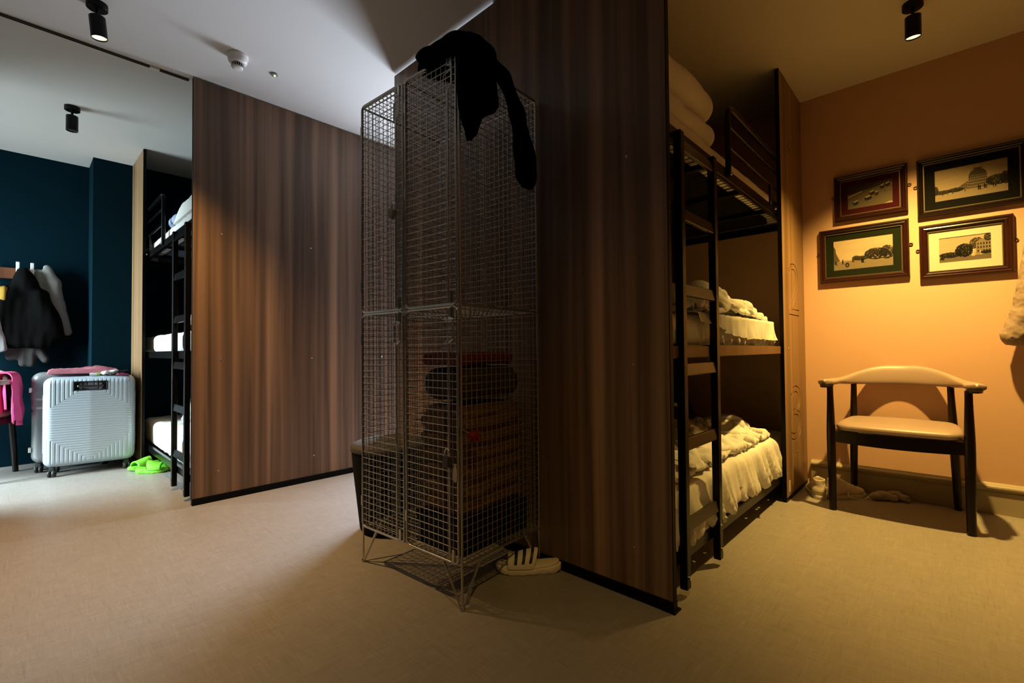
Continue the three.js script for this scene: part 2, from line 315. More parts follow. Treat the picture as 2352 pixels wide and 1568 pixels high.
// ---------------------------------------------------------------- bunk beds (three tiers, black metal)
const TIERS = [{ y: 0.12, h: 0.05 }, { y: 0.935, h: 0.055 }, { y: 1.815, h: 0.055 }], BL = 2.03, BW = 0.80;
function bunkBed(label, pos, turn, flip, opt) {
  const o = thing('bunk_bed', label, 'bunk bed', pos, turn, 'three-tier bunk beds');
  const X = (x) => x * flip, bxf = (x0, x1, ...r) => box(Math.min(X(x0), X(x1)), Math.max(X(x0), X(x1)), ...r);
  for (const x of [0, BL]) for (const z of [0, -BW]) mesh('post', bxf(x - 0.02, x + 0.02, 0, 1.88, z - 0.02, z + 0.02, 0.005), M.blackMetal, o);
  TIERS.forEach((t, k) => {
    const front = mesh('side_rail', bxf(0.02, BL - 0.02, t.y, t.y + t.h, -0.012, 0.012, 0.003), M.blackMetal, o);
    if (k === 1 && opt.boards) for (const [a, b] of opt.boards) mesh('facing_board', bxf(a, b, t.y + 0.002, t.y + t.h - 0.006, 0.0125, 0.024, 0.002), M.boardBrown, front);
    mesh('side_rail', bxf(0.02, BL - 0.02, t.y, t.y + t.h, -BW - 0.012, -BW + 0.012, 0.003), M.blackMetal, o);
    for (const x of [0, BL]) mesh('end_rail', bxf(x - 0.012, x + 0.012, t.y, t.y + t.h, -BW + 0.02, -0.02, 0.003), M.blackMetal, o);
    for (const x of [0.5, 1.0, 1.5]) mesh('cross_bar', bxf(x - 0.016, x + 0.016, t.y + 0.004, t.y + 0.026, -BW + 0.012, -0.012), M.blackMetal, o);
    const w = [], y = t.y + 0.032;
    for (let x = 0.05; x < BL; x += 0.05) w.push(rod(V(X(x), y, -0.012), V(X(x), y, -BW + 0.012), 0.0022, 5));
    for (let z = -0.05; z > -BW; z -= 0.1) w.push(rod(V(X(0.02), y + 0.004, z), V(X(BL - 0.02), y + 0.004, z), 0.0022, 5));
    mesh('wire_base', w, M.blackMetal, o, 'stuff');
    for (const dy of [0.16, 0.26]) mesh('back_bar', rod(V(X(0.02), t.y + dy, -BW), V(X(BL - 0.02), t.y + dy, -BW), 0.009, 10), M.blackMetal, o);
  });
  // guard rail of the top tier
  const gx = opt.guard, gt = opt.guardTop, g = [V(X(gx), 1.835, 0.016), V(X(gx), 1.86, 0.016), V(X(gx), gt - 0.06, 0.016), V(X(gx + 0.012), gt - 0.015, 0.016), V(X(gx + 0.055), gt, 0.016), V(X(gx + 0.3), gt, 0.016), V(X(BL - 0.2), gt, 0.016), V(X(BL - 0.05), gt - 0.04, 0.016), V(X(BL - 0.03), gt - 0.1, 0.016), V(X(BL - 0.03), 1.835, 0.016)];
  const loop = mesh('guard_rail', tube(g, 0.0145, 90, 12, false, 0.2), M.blackMetal, o);
  for (const t of [0.36, 0.70]) mesh('guard_bar', rod(V(X(gx), mix(1.87, gt, t), 0.016), V(X(BL - 0.03), mix(1.87, gt, t), 0.016), 0.0075, 10), M.blackMetal, loop);
  for (const x of [gx, 1.52, BL - 0.03]) mesh('bolt', rod(V(X(x), 1.842, 0.028), V(X(x), 1.842, 0.036), 0.008, 12), M.chrome, o);
  mesh('guard_stay', rod(V(X(1.45), 1.86, 0.016), V(X(1.45), mix(1.87, gt, 0.36), 0.016), 0.006, 8), M.blackMetal, loop);
  // ladder
  for (const x of [0.098, 0.455]) mesh('ladder_rail', bxf(x - 0.019, x + 0.019, 0.03, 1.845, 0.013, 0.045, 0.005), M.blackMetal, o);
  for (const y of [1.795, 1.513, 1.21, 0.888, 0.59, 0.27]) { const b = new RoundedBoxGeometry(0.322, 0.05, 0.016, 2, 0.004); b.rotateX(-0.15); b.translate(X(0.2765), y, 0.03); mesh('ladder_rung', b, opt.rung ?? M.blackMetal, o); }
  for (const x of [0.098, 0.455]) mesh('bolt', rod(V(X(x), 0.075, 0.044), V(X(x), 0.075, 0.051), 0.0075, 12), M.chrome, o);
  mesh('socket_box', bxf(0.95, 1.13, 1.40, 1.49, -BW - 0.055, -BW - 0.015, 0.006), M.blackPaint, o);
  return o;
}
bunkBed('black three-tier bunk bed with rumpled yellow-lit bedding beside the orange wall', [1.712, 0, -0.806], 0, 1, { boards: [[0.03, 0.40], [0.50, 1.60]], guard: 0.715, guardTop: 2.185, rung: std({ color: lin(0.016, 0.009, 0.0045), roughness: 0.35 }) });
bunkBed('black three-tier bunk bed with white bedding at the far left behind the walnut panel', [0.800, 0, -3.585], -Math.PI / 2, -1, { guard: 0.93, guardTop: 2.235 });

// cloth wrinkles: warped ridges, value about 0..1
function crease(x, z, f, s) {
  const wx = x + 0.09 * noise(x * 5, z * 5, s), wz = z + 0.09 * noise(x * 5, z * 5, s + 9);
  const r1 = 1 - Math.abs(noise(wx * f, wz * f * 1.4, s * 3.1)) * 2.2, r2 = 1 - Math.abs(noise(wx * f * 2.1 + 4, wz * f * 1.7, s * 5.3)) * 2.2;
  const r3 = 1 - Math.abs(noise(wx * f * 0.8 + 9 + wz * f, wz * f * 2.6 - wx * f * 0.5, s * 7.9)) * 3.0;
  return Math.max(0, r1) ** 2.6 * 0.55 + Math.max(0, r2) ** 2.4 * 0.3 + Math.max(0, r3) ** 2 * 0.35;
}
// mattress wrapped in a sheet; local x runs along the bed, z = 0 is its front face
function mattress(label, pos, turn, flip, t, opt = {}) {
  const o = thing('mattress', label, 'mattress', pos, turn, 'bunk mattresses');
  const L = opt.L ?? 1.96, W = 0.76, sd = opt.seed ?? 1, fold = opt.fold ?? 0.006;
  const g = soft(L, t, W, [0.045, 0.045, 0.045], [150, 8, 30], (v, n) => {
    const top = smooth(0.3, 0.9, n.y) + (Math.abs(v.y - t / 2) < 1e-4 ? 1 : 0), front = v.z > W / 2 - 0.05 ? 1 : 0, low = smooth(t / 2, -t / 2, v.y);
    if (front) { const q = v.x + 0.30 * v.y * (1 + 0.5 * noise(v.x * 2, sd)); const f1 = 1 - 2 * Math.abs(noise(q * 9, sd * 2.1)), f2 = 1 - 2 * Math.abs(noise(q * 19 + 3, v.y * 2, sd * 1.3)); v.z += fold * (1.5 * f1 * f1 * f1 + 0.7 * f2 * f2 - 0.8) * (0.25 + low) + (opt.sag ?? 0) * low; v.y += 0.5 * fold * noise(v.x * 7, sd) * (1 + low); }
    if (top) v.y += 0.010 * crease(v.x, v.z, 3.2, sd) - 0.004;
    if (v.x * flip > L / 2 - 0.05) v.x += 0.006 * noise(v.y * 20, v.z * 12, sd) * flip;
  });
  g.translate(flip * L / 2, t / 2, -W / 2); mesh('sheet', g, opt.mat ?? M.linen, o);
  if (opt.over) { // loose top sheet hanging over the front with a slanting edge
    const P = [], I = [], n = 120, m = 14; for (let i = 0; i <= n; i++) for (let j = 0; j <= m; j++) { const x = mix(opt.over[0], opt.over[1], i / n), len = mix(opt.over[2], opt.over[3], smooth(0, 0.55, i / n)) + 0.008 * noise(x * 5, sd), s = j / m * (len + 0.06); const f1 = 1 - 2 * Math.abs(noise(x * 8 + s * 3, sd * 4.1)), f2 = noise(x * 23, s * 6, sd); const back = Math.max(0, 0.06 - s), down = Math.max(0, s - 0.06), out = 0.012 + (opt.sag ?? 0) + (0.020 * f1 * f1 + 0.008 * f2) * (0.3 + down / len); P.push(flip * x, t + 0.012 + 0.004 * f2 - down - (back ? 0 : 0.002), (back ? -back + 0.006 : out) - 0.045 * smooth(0.95, 1, i / n) ** 2); }
    for (let i = 0; i < n; i++) for (let j = 0; j < m; j++) { const a = i * (m + 1) + j, b = a + m + 1; I.push(a, a + 1, b, b, a + 1, b + 1); }
    const g2 = new THREE.BufferGeometry(); g2.setAttribute('position', new THREE.Float32BufferAttribute(P, 3)); g2.setIndex(I); g2.computeVertexNormals(); mesh('top_sheet', uvm(g2), M.linen, o);
  }
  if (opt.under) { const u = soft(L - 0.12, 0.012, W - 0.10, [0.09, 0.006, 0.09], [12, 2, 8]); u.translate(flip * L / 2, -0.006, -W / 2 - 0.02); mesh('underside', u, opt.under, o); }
  return o;
}
const RB = [1.742, 0, -0.825], LBp = [0.820, 0, -3.615], LT = -Math.PI / 2;
mattress('white sheeted mattress on the lowest tier of the right bunk', [RB[0], 0.162, RB[2] + 0.01], 0, 1, 0.235, { seed: 3, fold: 0.030, sag: 0.020 });
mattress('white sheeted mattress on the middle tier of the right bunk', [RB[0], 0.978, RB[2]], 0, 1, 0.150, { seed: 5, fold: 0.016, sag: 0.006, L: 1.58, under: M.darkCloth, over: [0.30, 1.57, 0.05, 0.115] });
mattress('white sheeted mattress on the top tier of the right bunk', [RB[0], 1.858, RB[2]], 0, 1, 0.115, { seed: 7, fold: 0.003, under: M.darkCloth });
mattress('white sheeted mattress on the lowest tier of the far left bunk', [LBp[0], 0.160, LBp[2]], LT, -1, 0.21, { seed: 9, fold: 0.005 });
mattress('white sheeted mattress on the middle tier of the far left bunk', [LBp[0], 0.978, LBp[2]], LT, -1, 0.155, { seed: 11, fold: 0.004 });
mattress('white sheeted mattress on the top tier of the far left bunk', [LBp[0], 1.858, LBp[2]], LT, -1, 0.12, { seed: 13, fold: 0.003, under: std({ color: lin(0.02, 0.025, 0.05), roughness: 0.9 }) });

// crumpled duvet: closed height field over an x by z patch; hf gives the height above its base
function duvet(label, pos, turn, nx, nz, sx, sz, hf, mat, category = 'duvet', name = 'duvet') {
  const P = [], I = [];
  const put = (i, j, top) => { const x = (i / nx - 0.5) * sx, z = (j / nz - 0.5) * sz; const [h, dx, dz] = hf(x, z, i / nx, j / nz); P.push(x + (dx ?? 0), top ? h : Math.min(0, h - 0.004), z + (dz ?? 0)); };
  for (let j = 0; j <= nz; j++) for (let i = 0; i <= nx; i++) put(i, j, true);
  const n1 = P.length / 3; for (let j = 0; j <= nz; j++) for (let i = 0; i <= nx; i++) put(i, j, false);
  const id = (i, j) => j * (nx + 1) + i;
  for (let j = 0; j < nz; j++) for (let i = 0; i < nx; i++) { const a = id(i, j), b = id(i + 1, j), c = id(i + 1, j + 1), d = id(i, j + 1); I.push(a, d, b, b, d, c, n1 + a, n1 + b, n1 + d, n1 + b, n1 + c, n1 + d); }
  for (let i = 0; i < nx; i++) { I.push(id(i, 0), id(i + 1, 0), n1 + id(i, 0), id(i + 1, 0), n1 + id(i + 1, 0), n1 + id(i, 0)); const j = nz; I.push(id(i, j), n1 + id(i, j), id(i + 1, j), id(i + 1, j), n1 + id(i, j), n1 + id(i + 1, j)); }
  for (let j = 0; j < nz; j++) { I.push(id(0, j), n1 + id(0, j), id(0, j + 1), id(0, j + 1), n1 + id(0, j), n1 + id(0, j + 1)); const i = nx; I.push(id(i, j), id(i, j + 1), n1 + id(i, j), id(i, j + 1), n1 + id(i, j + 1), n1 + id(i, j)); }
  const g = new THREE.BufferGeometry(); g.setAttribute('position', new THREE.Float32BufferAttribute(P, 3)); g.setIndex(I); g.computeVertexNormals();
  const m = mesh(name, uvm(g), mat); m.position.set(...pos); m.rotation.y = turn; return tag(m, label, category);
}
const edgeFall = (u, v, a = 0.07, b = 0.16) => { const f = (t, w) => Math.sqrt(Math.max(0, 1 - (1 - Math.min(1, t / w)) ** 2)); return f(u, a) * f(1 - u, a) * f(v, b) * f(1 - v, b); };
const bump = (x, z, cx, cz, rx, rz, h) => { const q = ((x - cx) / rx) ** 2 + ((z - cz) / rz) ** 2; return h * Math.exp(-q * 1.4); };
// crumpled cloth: a sheet pushed together sideways is let fall on a lumpy bed and folds by itself
function crumple(label, pos, sx, sz, squeeze, floorAt, seed, name = 'duvet') {
  const d = 0.0155, nx = Math.round(sx / d), nz = Math.round(sz / d), N = (nx + 1) * (nz + 1), id = (i, j) => j * (nx + 1) + i;
  const p = new Float64Array(N * 3), q = new Float64Array(N * 3), R = rng(seed);
  for (let j = 0; j <= nz; j++) for (let i = 0; i <= nx; i++) {
    const k = id(i, j) * 3, x = (i / nx - 0.5) * sx * squeeze[0], z = (j / nz - 0.5) * sz * squeeze[1];
    p[k] = x + 0.03 * noise(x * 4, z * 4, seed); p[k + 2] = z + 0.03 * noise(x * 4, z * 4, seed + 7);
    p[k + 1] = floorAt(x, z) + 0.07 + 0.12 * noise(x * 6 + z * 3, z * 8 - x * 2, seed * 1.3) + 0.08 * noise(x * 15, z * 15, seed * 2.3) + 0.004 * R();
    q[k] = p[k]; q[k + 1] = p[k + 1]; q[k + 2] = p[k + 2];
  }
  const C = []; const add = (a, b, l, s) => C.push([a * 3, b * 3, l, s]);
  for (let j = 0; j <= nz; j++) for (let i = 0; i <= nx; i++) {
    if (i < nx) add(id(i, j), id(i + 1, j), d, 1); if (j < nz) add(id(i, j), id(i, j + 1), d, 1);
    if (i < nx && j < nz) { add(id(i, j), id(i + 1, j + 1), d * Math.SQRT2, 0.5); add(id(i + 1, j), id(i, j + 1), d * Math.SQRT2, 0.5); }
    if (i + 3 <= nx) add(id(i, j), id(i + 3, j), 3 * d, 0.045); if (j + 3 <= nz) add(id(i, j), id(i, j + 3), 3 * d, 0.045);
  }
  const bx = sx * squeeze[0] / 2 + 0.01, bz = sz * squeeze[1] / 2 + 0.01;
  for (let step = 0; step < 120; step++) {
    const drop = 0.0009;
    for (let k = 0; k < N * 3; k += 3) for (let c = 0; c < 3; c++) { const v = (p[k + c] - q[k + c]) * 0.90; q[k + c] = p[k + c]; p[k + c] += v - (c === 1 ? drop : 0); }
    for (let it = 0; it < 5; it++) for (const [a, b, l, s] of C) {
      const dx = p[b] - p[a], dy = p[b + 1] - p[a + 1], dz = p[b + 2] - p[a + 2], len = Math.sqrt(dx * dx + dy * dy + dz * dz) || 1e-6, f = 0.5 * s * (len - l) / len;
      p[a] += dx * f; p[a + 1] += dy * f; p[a + 2] += dz * f; p[b] -= dx * f; p[b + 1] -= dy * f; p[b + 2] -= dz * f;
    }
    for (let k = 0; k < N * 3; k += 3) { p[k] = Math.max(-bx, Math.min(bx, p[k])); p[k + 2] = Math.max(-bz, Math.min(bz, p[k + 2])); const y = floorAt(p[k], p[k + 2]); if (p[k + 1] < y) { p[k + 1] = y; p[k] = mix(p[k], q[k], 0.85); p[k + 2] = mix(p[k + 2], q[k + 2], 0.85); q[k] = p[k]; q[k + 2] = p[k + 2]; } }
  }
  for (let rep = 0; rep < 2; rep++) { const o = p.slice(); for (let j = 1; j < nz; j++) for (let i = 1; i < nx; i++) for (let c = 0; c < 3; c++) { const k = id(i, j); p[k * 3 + c] = 0.5 * o[k * 3 + c] + 0.125 * (o[(k - 1) * 3 + c] + o[(k + 1) * 3 + c] + o[(k - nx - 1) * 3 + c] + o[(k + nx + 1) * 3 + c]); } }
  const I = []; for (let j = 0; j < nz; j++) for (let i = 0; i < nx; i++) { const a = id(i, j), b = id(i + 1, j), c = id(i + 1, j + 1), e = id(i, j + 1); I.push(a, e, b, b, e, c); }
  const g0 = new THREE.BufferGeometry(); g0.setAttribute('position', new THREE.Float32BufferAttribute(p, 3)); g0.setIndex(I); g0.computeVertexNormals();
  const n = g0.attributes.normal, P = [], J = [], th = 0.012;
  for (let k = 0; k < N; k++) P.push(p[k * 3] + n.getX(k) * th, p[k * 3 + 1] + n.getY(k) * th + 0.002, p[k * 3 + 2] + n.getZ(k) * th);
  for (let k = 0; k < N; k++) P.push(p[k * 3], p[k * 3 + 1], p[k * 3 + 2]);
  for (let t = 0; t < I.length; t += 3) J.push(I[t], I[t + 1], I[t + 2], N + I[t], N + I[t + 2], N + I[t + 1]);
  const rim = []; for (let i = 0; i < nx; i++) rim.push([id(i, 0), id(i + 1, 0)], [id(i + 1, nz), id(i, nz)]); for (let j = 0; j < nz; j++) rim.push([id(0, j + 1), id(0, j)], [id(nx, j), id(nx, j + 1)]);
  for (const [a, b] of rim) J.push(a, b, N + a, b, N + b, N + a);
  const g = new THREE.BufferGeometry(); g.setAttribute('position', new THREE.Float32BufferAttribute(P, 3)); g.setIndex(J); g.computeVertexNormals();
  const m = mesh(name, uvm(g), M.linen); m.position.set(...pos); return tag(m, label, 'duvet', 'crumpled duvets');
}
crumple('crumpled white duvet heaped on the lowest tier of the right bunk', [2.55, 0.404, -1.145], 2.2, 1.15, [0.71, 0.50], (x, z) => 0.035 * smooth(0.85, 0.6, Math.abs(x)) * smooth(0.31, 0.2, Math.abs(z)) + bump(x, z, -0.04, 0.06, 0.17, 0.17, 0.10) + bump(x, z, -0.45, 0.05, 0.15, 0.18, 0.09) + bump(x, z, 0.55, 0.06, 0.16, 0.16, 0.09) + bump(x, z, 0.25, -0.12, 0.3, 0.2, 0.06) + bump(x, z, -0.72, 0.12, 0.09, 0.13, 0.07), 3);
crumple('crumpled white duvet on the middle tier of the right bunk', [2.60, 1.140, -1.12], 1.95, 1.15, [0.66, 0.47], (x, z) => 0.03 * smooth(0.62, 0.4, Math.abs(x)) * smooth(0.29, 0.18, Math.abs(z)) + bump(x, z, 0.0, 0.10, 0.17, 0.17, 0.17) + bump(x, z, -0.42, 0.08, 0.18, 0.18, 0.11) + bump(x, z, 0.33, 0.12, 0.22, 0.16, 0.085), 8);
{ // white duvet folded twice and stacked on the top tier
  const o = thing('folded_duvet', 'thick folded white duvet stacked on the top tier of the right bunk', 'duvet', [2.03, 1.962, -1.17]);
  const lobe = (y, t, L, s, dx) => { const g = soft(L, t, 0.66, [0.13, t * 0.49, 0.12], [36, 12, 28], (v) => { const k = 0.016 * noise(v.x * 5, v.z * 5, s) + 0.006 * noise(v.x * 14, v.z * 12, s); v.y += k; v.x += 0.02 * noise(v.y * 8, v.z * 4, s + 3); v.z += 0.02 * noise(v.x * 5, v.y * 7, s + 6); }); g.translate(dx, y, 0); return g; };
  mesh('lower_fold', lobe(0.075, 0.165, 0.74, 1.1, 0.07), M.linen, o);
  mesh('upper_fold', lobe(0.238, 0.195, 0.72, 4.1, 0.09), M.linen, o);
}
function pillow(label, pos, rot, L, Tt, W, mat, seed) {
  const g = soft(L, Tt, W, [Tt * 0.4, Tt * 0.49, Tt * 0.4], [30, 8, 22], (v) => { const a = Math.abs(v.x / (L / 2)), b = Math.abs(v.z / (W / 2)); v.y *= Math.max(0.12, (1 - a ** 4) * (1 - b ** 4)); v.y += 0.008 * noise(v.x * 8, v.z * 8, seed); v.x *= 1 - 0.06 * (1 - b * b); v.z *= 1 - 0.06 * (1 - a * a); });
  g.computeVertexNormals(); const m = mesh('pillow', g, mat); m.position.set(...pos); m.rotation.set(...rot); return tag(m, label, 'pillow', 'bunk pillows');
}
pillow('dark pillow behind the duvet on the middle tier of the right bunk', [3.16, 1.275, -1.46], [0.5, 0.05, 0], 0.62, 0.17, 0.42, M.greyBlanket, 3);
duvet('dark folded blanket at the back of the lowest tier of the right bunk', [2.9, 0.396, -1.525], 0, 60, 24, 1.5, 0.15, (x, z, u, v) => [edgeFall(u, v, 0.06, 0.3) * (0.16 + 0.04 * noise(x * 4, z * 4, 2.5))], M.greyBlanket, 'blanket', 'blanket');
// far left bunk bedding (the bed runs along z there)
pillow('pale grey pillow at the far end of the lowest tier in the left bunk', [1.26, 0.492, -5.02], [0.1, 1.2, 0.28], 0.62, 0.15, 0.42, M.pillow, 5);
pillow('pale grey pillow nearest the ladder on the lowest tier in the left bunk', [1.22, 0.50, -4.50], [0.05, 1.4, 0.35], 0.62, 0.16, 0.44, M.pillow, 6);
pillow('white pillow on the middle tier of the far left bunk', [1.12, 1.245, -4.30], [0, 1.3, 0.2], 0.6, 0.14, 0.42, M.pillow, 7);
duvet('white duvet bunched beside the ladder on the lowest tier in the left bunk', [1.08, 0.376, -3.93], 0, 50, 50, 0.50, 0.50, (x, z, u, v) => [edgeFall(u, v, 0.2, 0.2) * (0.14 + 0.05 * (crease(x, z, 4, 3.3) - 0.3))], M.linen);
duvet('white duvet heaped on the top tier of the far left bunk', [1.10, 1.976, -4.02], 0, 60, 60, 0.56, 0.70, (x, z, u, v) => [edgeFall(u, v, 0.2, 0.2) * (0.17 + 0.06 * (crease(x, z, 4, 9.3) - 0.3))], M.linen);
{ const g = soft(0.20, 0.11, 0.30, [0.09, 0.05, 0.09], [16, 8, 18], (v) => { v.y += 0.01 * noise(v.x * 12, v.z * 12, 3); }); const m = mesh('rolled_shirt', g, M.linenBlue); m.position.set(0.93, 2.032, -4.52); tag(m, 'pale blue rolled garment on the top tier of the far left bunk', 'clothing'); }
{ const g = soft(0.10, 0.13, 0.22, [0.04, 0.05, 0.06], [10, 8, 12], (v) => { v.y += 0.01 * noise(v.x * 14, v.z * 12, 8); }); const m = mesh('beige_pouch', g, std({ color: lin(0.42, 0.33, 0.25), roughness: 0.8 })); m.position.set(0.91, 1.19, -3.80); tag(m, 'beige and grey pouch beside the ladder on the middle left tier', 'pouch'); }
// ---------------------------------------------------------------- wire mesh locker, two columns of two compartments
const LK = { at: [1.15, 0, -1.349], turn: 3.5 * Math.PI / 180, W: 0.655, D: 0.485, y0: 0.165, ym: 1.147, y1: 2.122 };
const locker = thing('wire_locker', 'tall wire mesh locker on hairpin legs in front of the dark walnut panel', 'locker', LK.at, LK.turn);
function grid(o, u, v, lu, lv, pitch, r) {        // wires along u and v over a rectangle
  const g = [], n = Math.round(lu / pitch), m = Math.round(lv / pitch), P = (a, b, off = 0) => V(...o).addScaledVector(V(...u), a).addScaledVector(V(...v), b);
  for (let i = 1; i < n; i++) g.push(rod(P(i * lu / n, 0), P(i * lu / n, lv), r, 5));
  for (let j = 1; j < m; j++) g.push(rod(P(0, j * lv / m), P(lu, j * lv / m), r, 5));
  return g;
}
{
  const { W, D, y0, ym, y1 } = LK, wr = 0.0016, pt = 0.0285, Wh = W / 2;
  const fr = [];
  for (const [x, z] of [[0, 0], [D, 0], [0, -W], [D, -W]]) fr.push(rod(V(x, y0, z), V(x, y1, z), 0.0052, 10));
  fr.push(rod(V(0.004, y0, -Wh), V(0.004, y1, -Wh), 0.004, 8), rod(V(D, y0, -Wh), V(D, y1, -Wh), 0.004, 8));
  for (const y of [y0, ym, y1]) fr.push(...[[[0, 0], [D, 0]], [[0, -W], [D, -W]], [[0.003, 0], [0.003, -W]], [[D, 0], [D, -W]]].map(([a, b]) => rod(V(a[0], y, a[1]), V(b[0], y, b[1]), 0.0048, 8)));
  for (const y of [y0, ym, y1]) fr.push(rod(V(0, y, -Wh), V(D, y, -Wh), 0.004, 8));
  mesh('frame', fr, M.zinc, locker);
  const up = [0, 1, 0], back = [1, 0, 0], far = [0, 0, -1];
  for (const [n, z] of [['side_mesh', 0], ['divider_mesh', -Wh], ['side_mesh', -W]]) mesh(n, grid([0, y0, z], back, up, D, y1 - y0, pt, wr), M.zinc, locker, 'stuff');
  mesh('back_mesh', grid([D, y0, 0], far, up, W, y1 - y0, pt, wr), M.zinc, locker, 'stuff');
  mesh('top_mesh', grid([0, y1, 0], back, far, D, W, pt, wr), M.zinc, locker, 'stuff');
  mesh('shelf_mesh', grid([0, ym, 0], back, far, D, W, pt, wr), M.zinc, locker, 'stuff');
  mesh('floor_mesh', grid([0, y0, 0], back, far, D, W, pt, wr), M.zinc, locker, 'stuff');
  const tops = [[0, y1, 0], [D, y1, 0]];
  for (const [cz, nm] of [[0, 0], [-Wh, 1]]) for (const [a, b, lower] of [[y0 + 0.004, ym - 0.005, true], [ym + 0.005, y1 - 0.002, false]]) {
    const z0 = cz - 0.009, z1 = cz - Wh + 0.009, x = -0.009, c = 0.022, p = [];
    const corner = (cy, cz2, a0) => { for (let k = 0; k <= 5; k++) { const t = a0 + k / 5 * Math.PI / 2; p.push(V(x, cy + Math.sin(t) * c, cz2 + Math.cos(t) * c)); } };
    corner(b - c, z0 - c, 0); corner(b - c, z1 + c, Math.PI / 2); corner(a + c, z1 + c, Math.PI); corner(a + c, z0 - c, Math.PI * 1.5); p.push(p[0].clone());
    const d = mesh('door', poly(p, 0.0046, 8), M.zinc, locker);
    mesh('door_mesh', grid([x, a, z0], far, up, z0 - z1, b - a, pt, wr), M.zinc, d, 'stuff');
    const lr = z0 - 0.040;
    const hy = b - 0.05;                              // locking rod with its bent loop handle
    mesh('lock_rod', poly([V(x - 0.006, a + 0.01, lr), V(x - 0.006, (a + b) / 2 - 0.03, lr), V(x - 0.006, (a + b) / 2 - 0.03, lr)], 0.0034, 8).concat(poly([V(x - 0.006, (a + b) / 2 - 0.03, lr), V(x - 0.006, hy - 0.09, lr), V(x - 0.010, hy - 0.075, lr + 0.028), V(x - 0.010, hy, lr + 0.028), V(x - 0.006, hy + 0.008, lr), V(x - 0.006, b - 0.01, lr)], 0.0034, 8)), M.zinc, d);
    mesh('latch', [box(x - 0.004, x + 0.004, b - 0.05, b - 0.002, lr + 0.006, lr + 0.02, 0.001), box(x - 0.004, x + 0.004, a + 0.002, a + 0.05, lr + 0.006, lr + 0.02, 0.001)], M.zinc, d);
    mesh('hasp', poly([V(x - 0.005, (a + b) / 2 - 0.004, lr), V(x - 0.022, (a + b) / 2 - 0.004, lr + 0.014), V(x - 0.022, (a + b) / 2 - 0.07, lr + 0.014), V(x - 0.005, (a + b) / 2 - 0.07, lr)], 0.003, 8), M.zinc, d);
    mesh('pull_loop', poly([V(x + 0.012, hy, lr - 0.002), V(x + 0.02, hy, lr - 0.05), V(x + 0.02, hy - 0.08, lr - 0.05), V(x + 0.012, hy - 0.08, lr - 0.002)], 0.003, 8), M.zinc, d);
    for (const t of [0.12, 0.5, 0.88]) mesh('hinge', rod(V(x + 0.001, mix(a, b, t) - 0.022, z1 - 0.004), V(x + 0.001, mix(a, b, t) + 0.022, z1 - 0.004), 0.0062, 10), M.zinc, d);
  }
  for (const [x, z, sx, sz] of [[0, 0, 1, -1], [D, 0, -1, -1], [0, -W, 1, 1], [D, -W, -1, 1]]) {
    const f = V(x, 0.006, z);
    mesh('leg', [rod(f, V(x, y0, z), 0.0046, 10), rod(f.clone().add(V(0, 0, sz * 0.006)), V(x, y0, z + sz * 0.105), 0.0046, 10), rod(f.clone().add(V(sx * 0.006, 0, 0)), V(x + sx * 0.105, y0, z), 0.0046, 10), lathe([[0, -0.006], [0.009, -0.006], [0.009, 0.004], [0.0, 0.012]], 12).translate(f.x, f.y, f.z)], M.zinc, locker);
  }
}
const LQ = new THREE.Matrix4().makeRotationY(LK.turn).setPosition(...LK.at);
const inLocker = (o) => { o.position.set(...LK.at); o.rotation.y = LK.turn; return o; };
function padlock(label, x, y, z, tilt, mat) {
  const p = V(x, y, z).applyMatrix4(LQ), o = thing('padlock', label, 'padlock', [p.x, p.y, p.z], LK.turn, 'padlocks on the locker'); o.rotation.x = tilt;
  mesh('body', new RoundedBoxGeometry(0.018, 0.042, 0.036, 3, 0.005).translate(0, -0.045, 0), mat, o);
  mesh('shackle', tube([V(0, -0.03, 0.011), V(0, -0.008, 0.011), V(0, 0.004, 0), V(0, -0.008, -0.011), V(0, -0.03, -0.011)], 0.0032, 30, 8), M.chrome, o);
}
padlock('brassy padlock hanging between the two upper locker doors', -0.034, 1.60, -0.362, 0.5, std({ color: lin(0.30, 0.25, 0.18), roughness: 0.4, metalness: 0.4 }));
padlock('dark padlock on the lower near locker door', -0.034, 0.60, -0.042, 0.05, std({ color: lin(0.05, 0.045, 0.04), roughness: 0.4, metalness: 0.4 }));
{ // white paper tag tied to the near locker corner
  const s = new THREE.Shape(); s.moveTo(0, 0.035); s.bezierCurveTo(0.012, 0.02, 0.013, -0.02, 0.004, -0.036); s.bezierCurveTo(-0.006, -0.036, -0.016, -0.02, -0.012, -0.008); s.bezierCurveTo(-0.01, 0.01, -0.004, 0.025, 0, 0.035);
  const g = new THREE.ExtrudeGeometry(s, { depth: 0.0015, bevelEnabled: false }); g.rotateY(-Math.PI / 2); g.translate(-0.022, 0.515, -0.012);
  tag(inLocker(mesh('paper_tag', g, std({ color: lin(0.55, 0.46, 0.36), roughness: 0.8 }))), 'torn cream paper tag stuck to the near edge of the locker', 'tag');
}
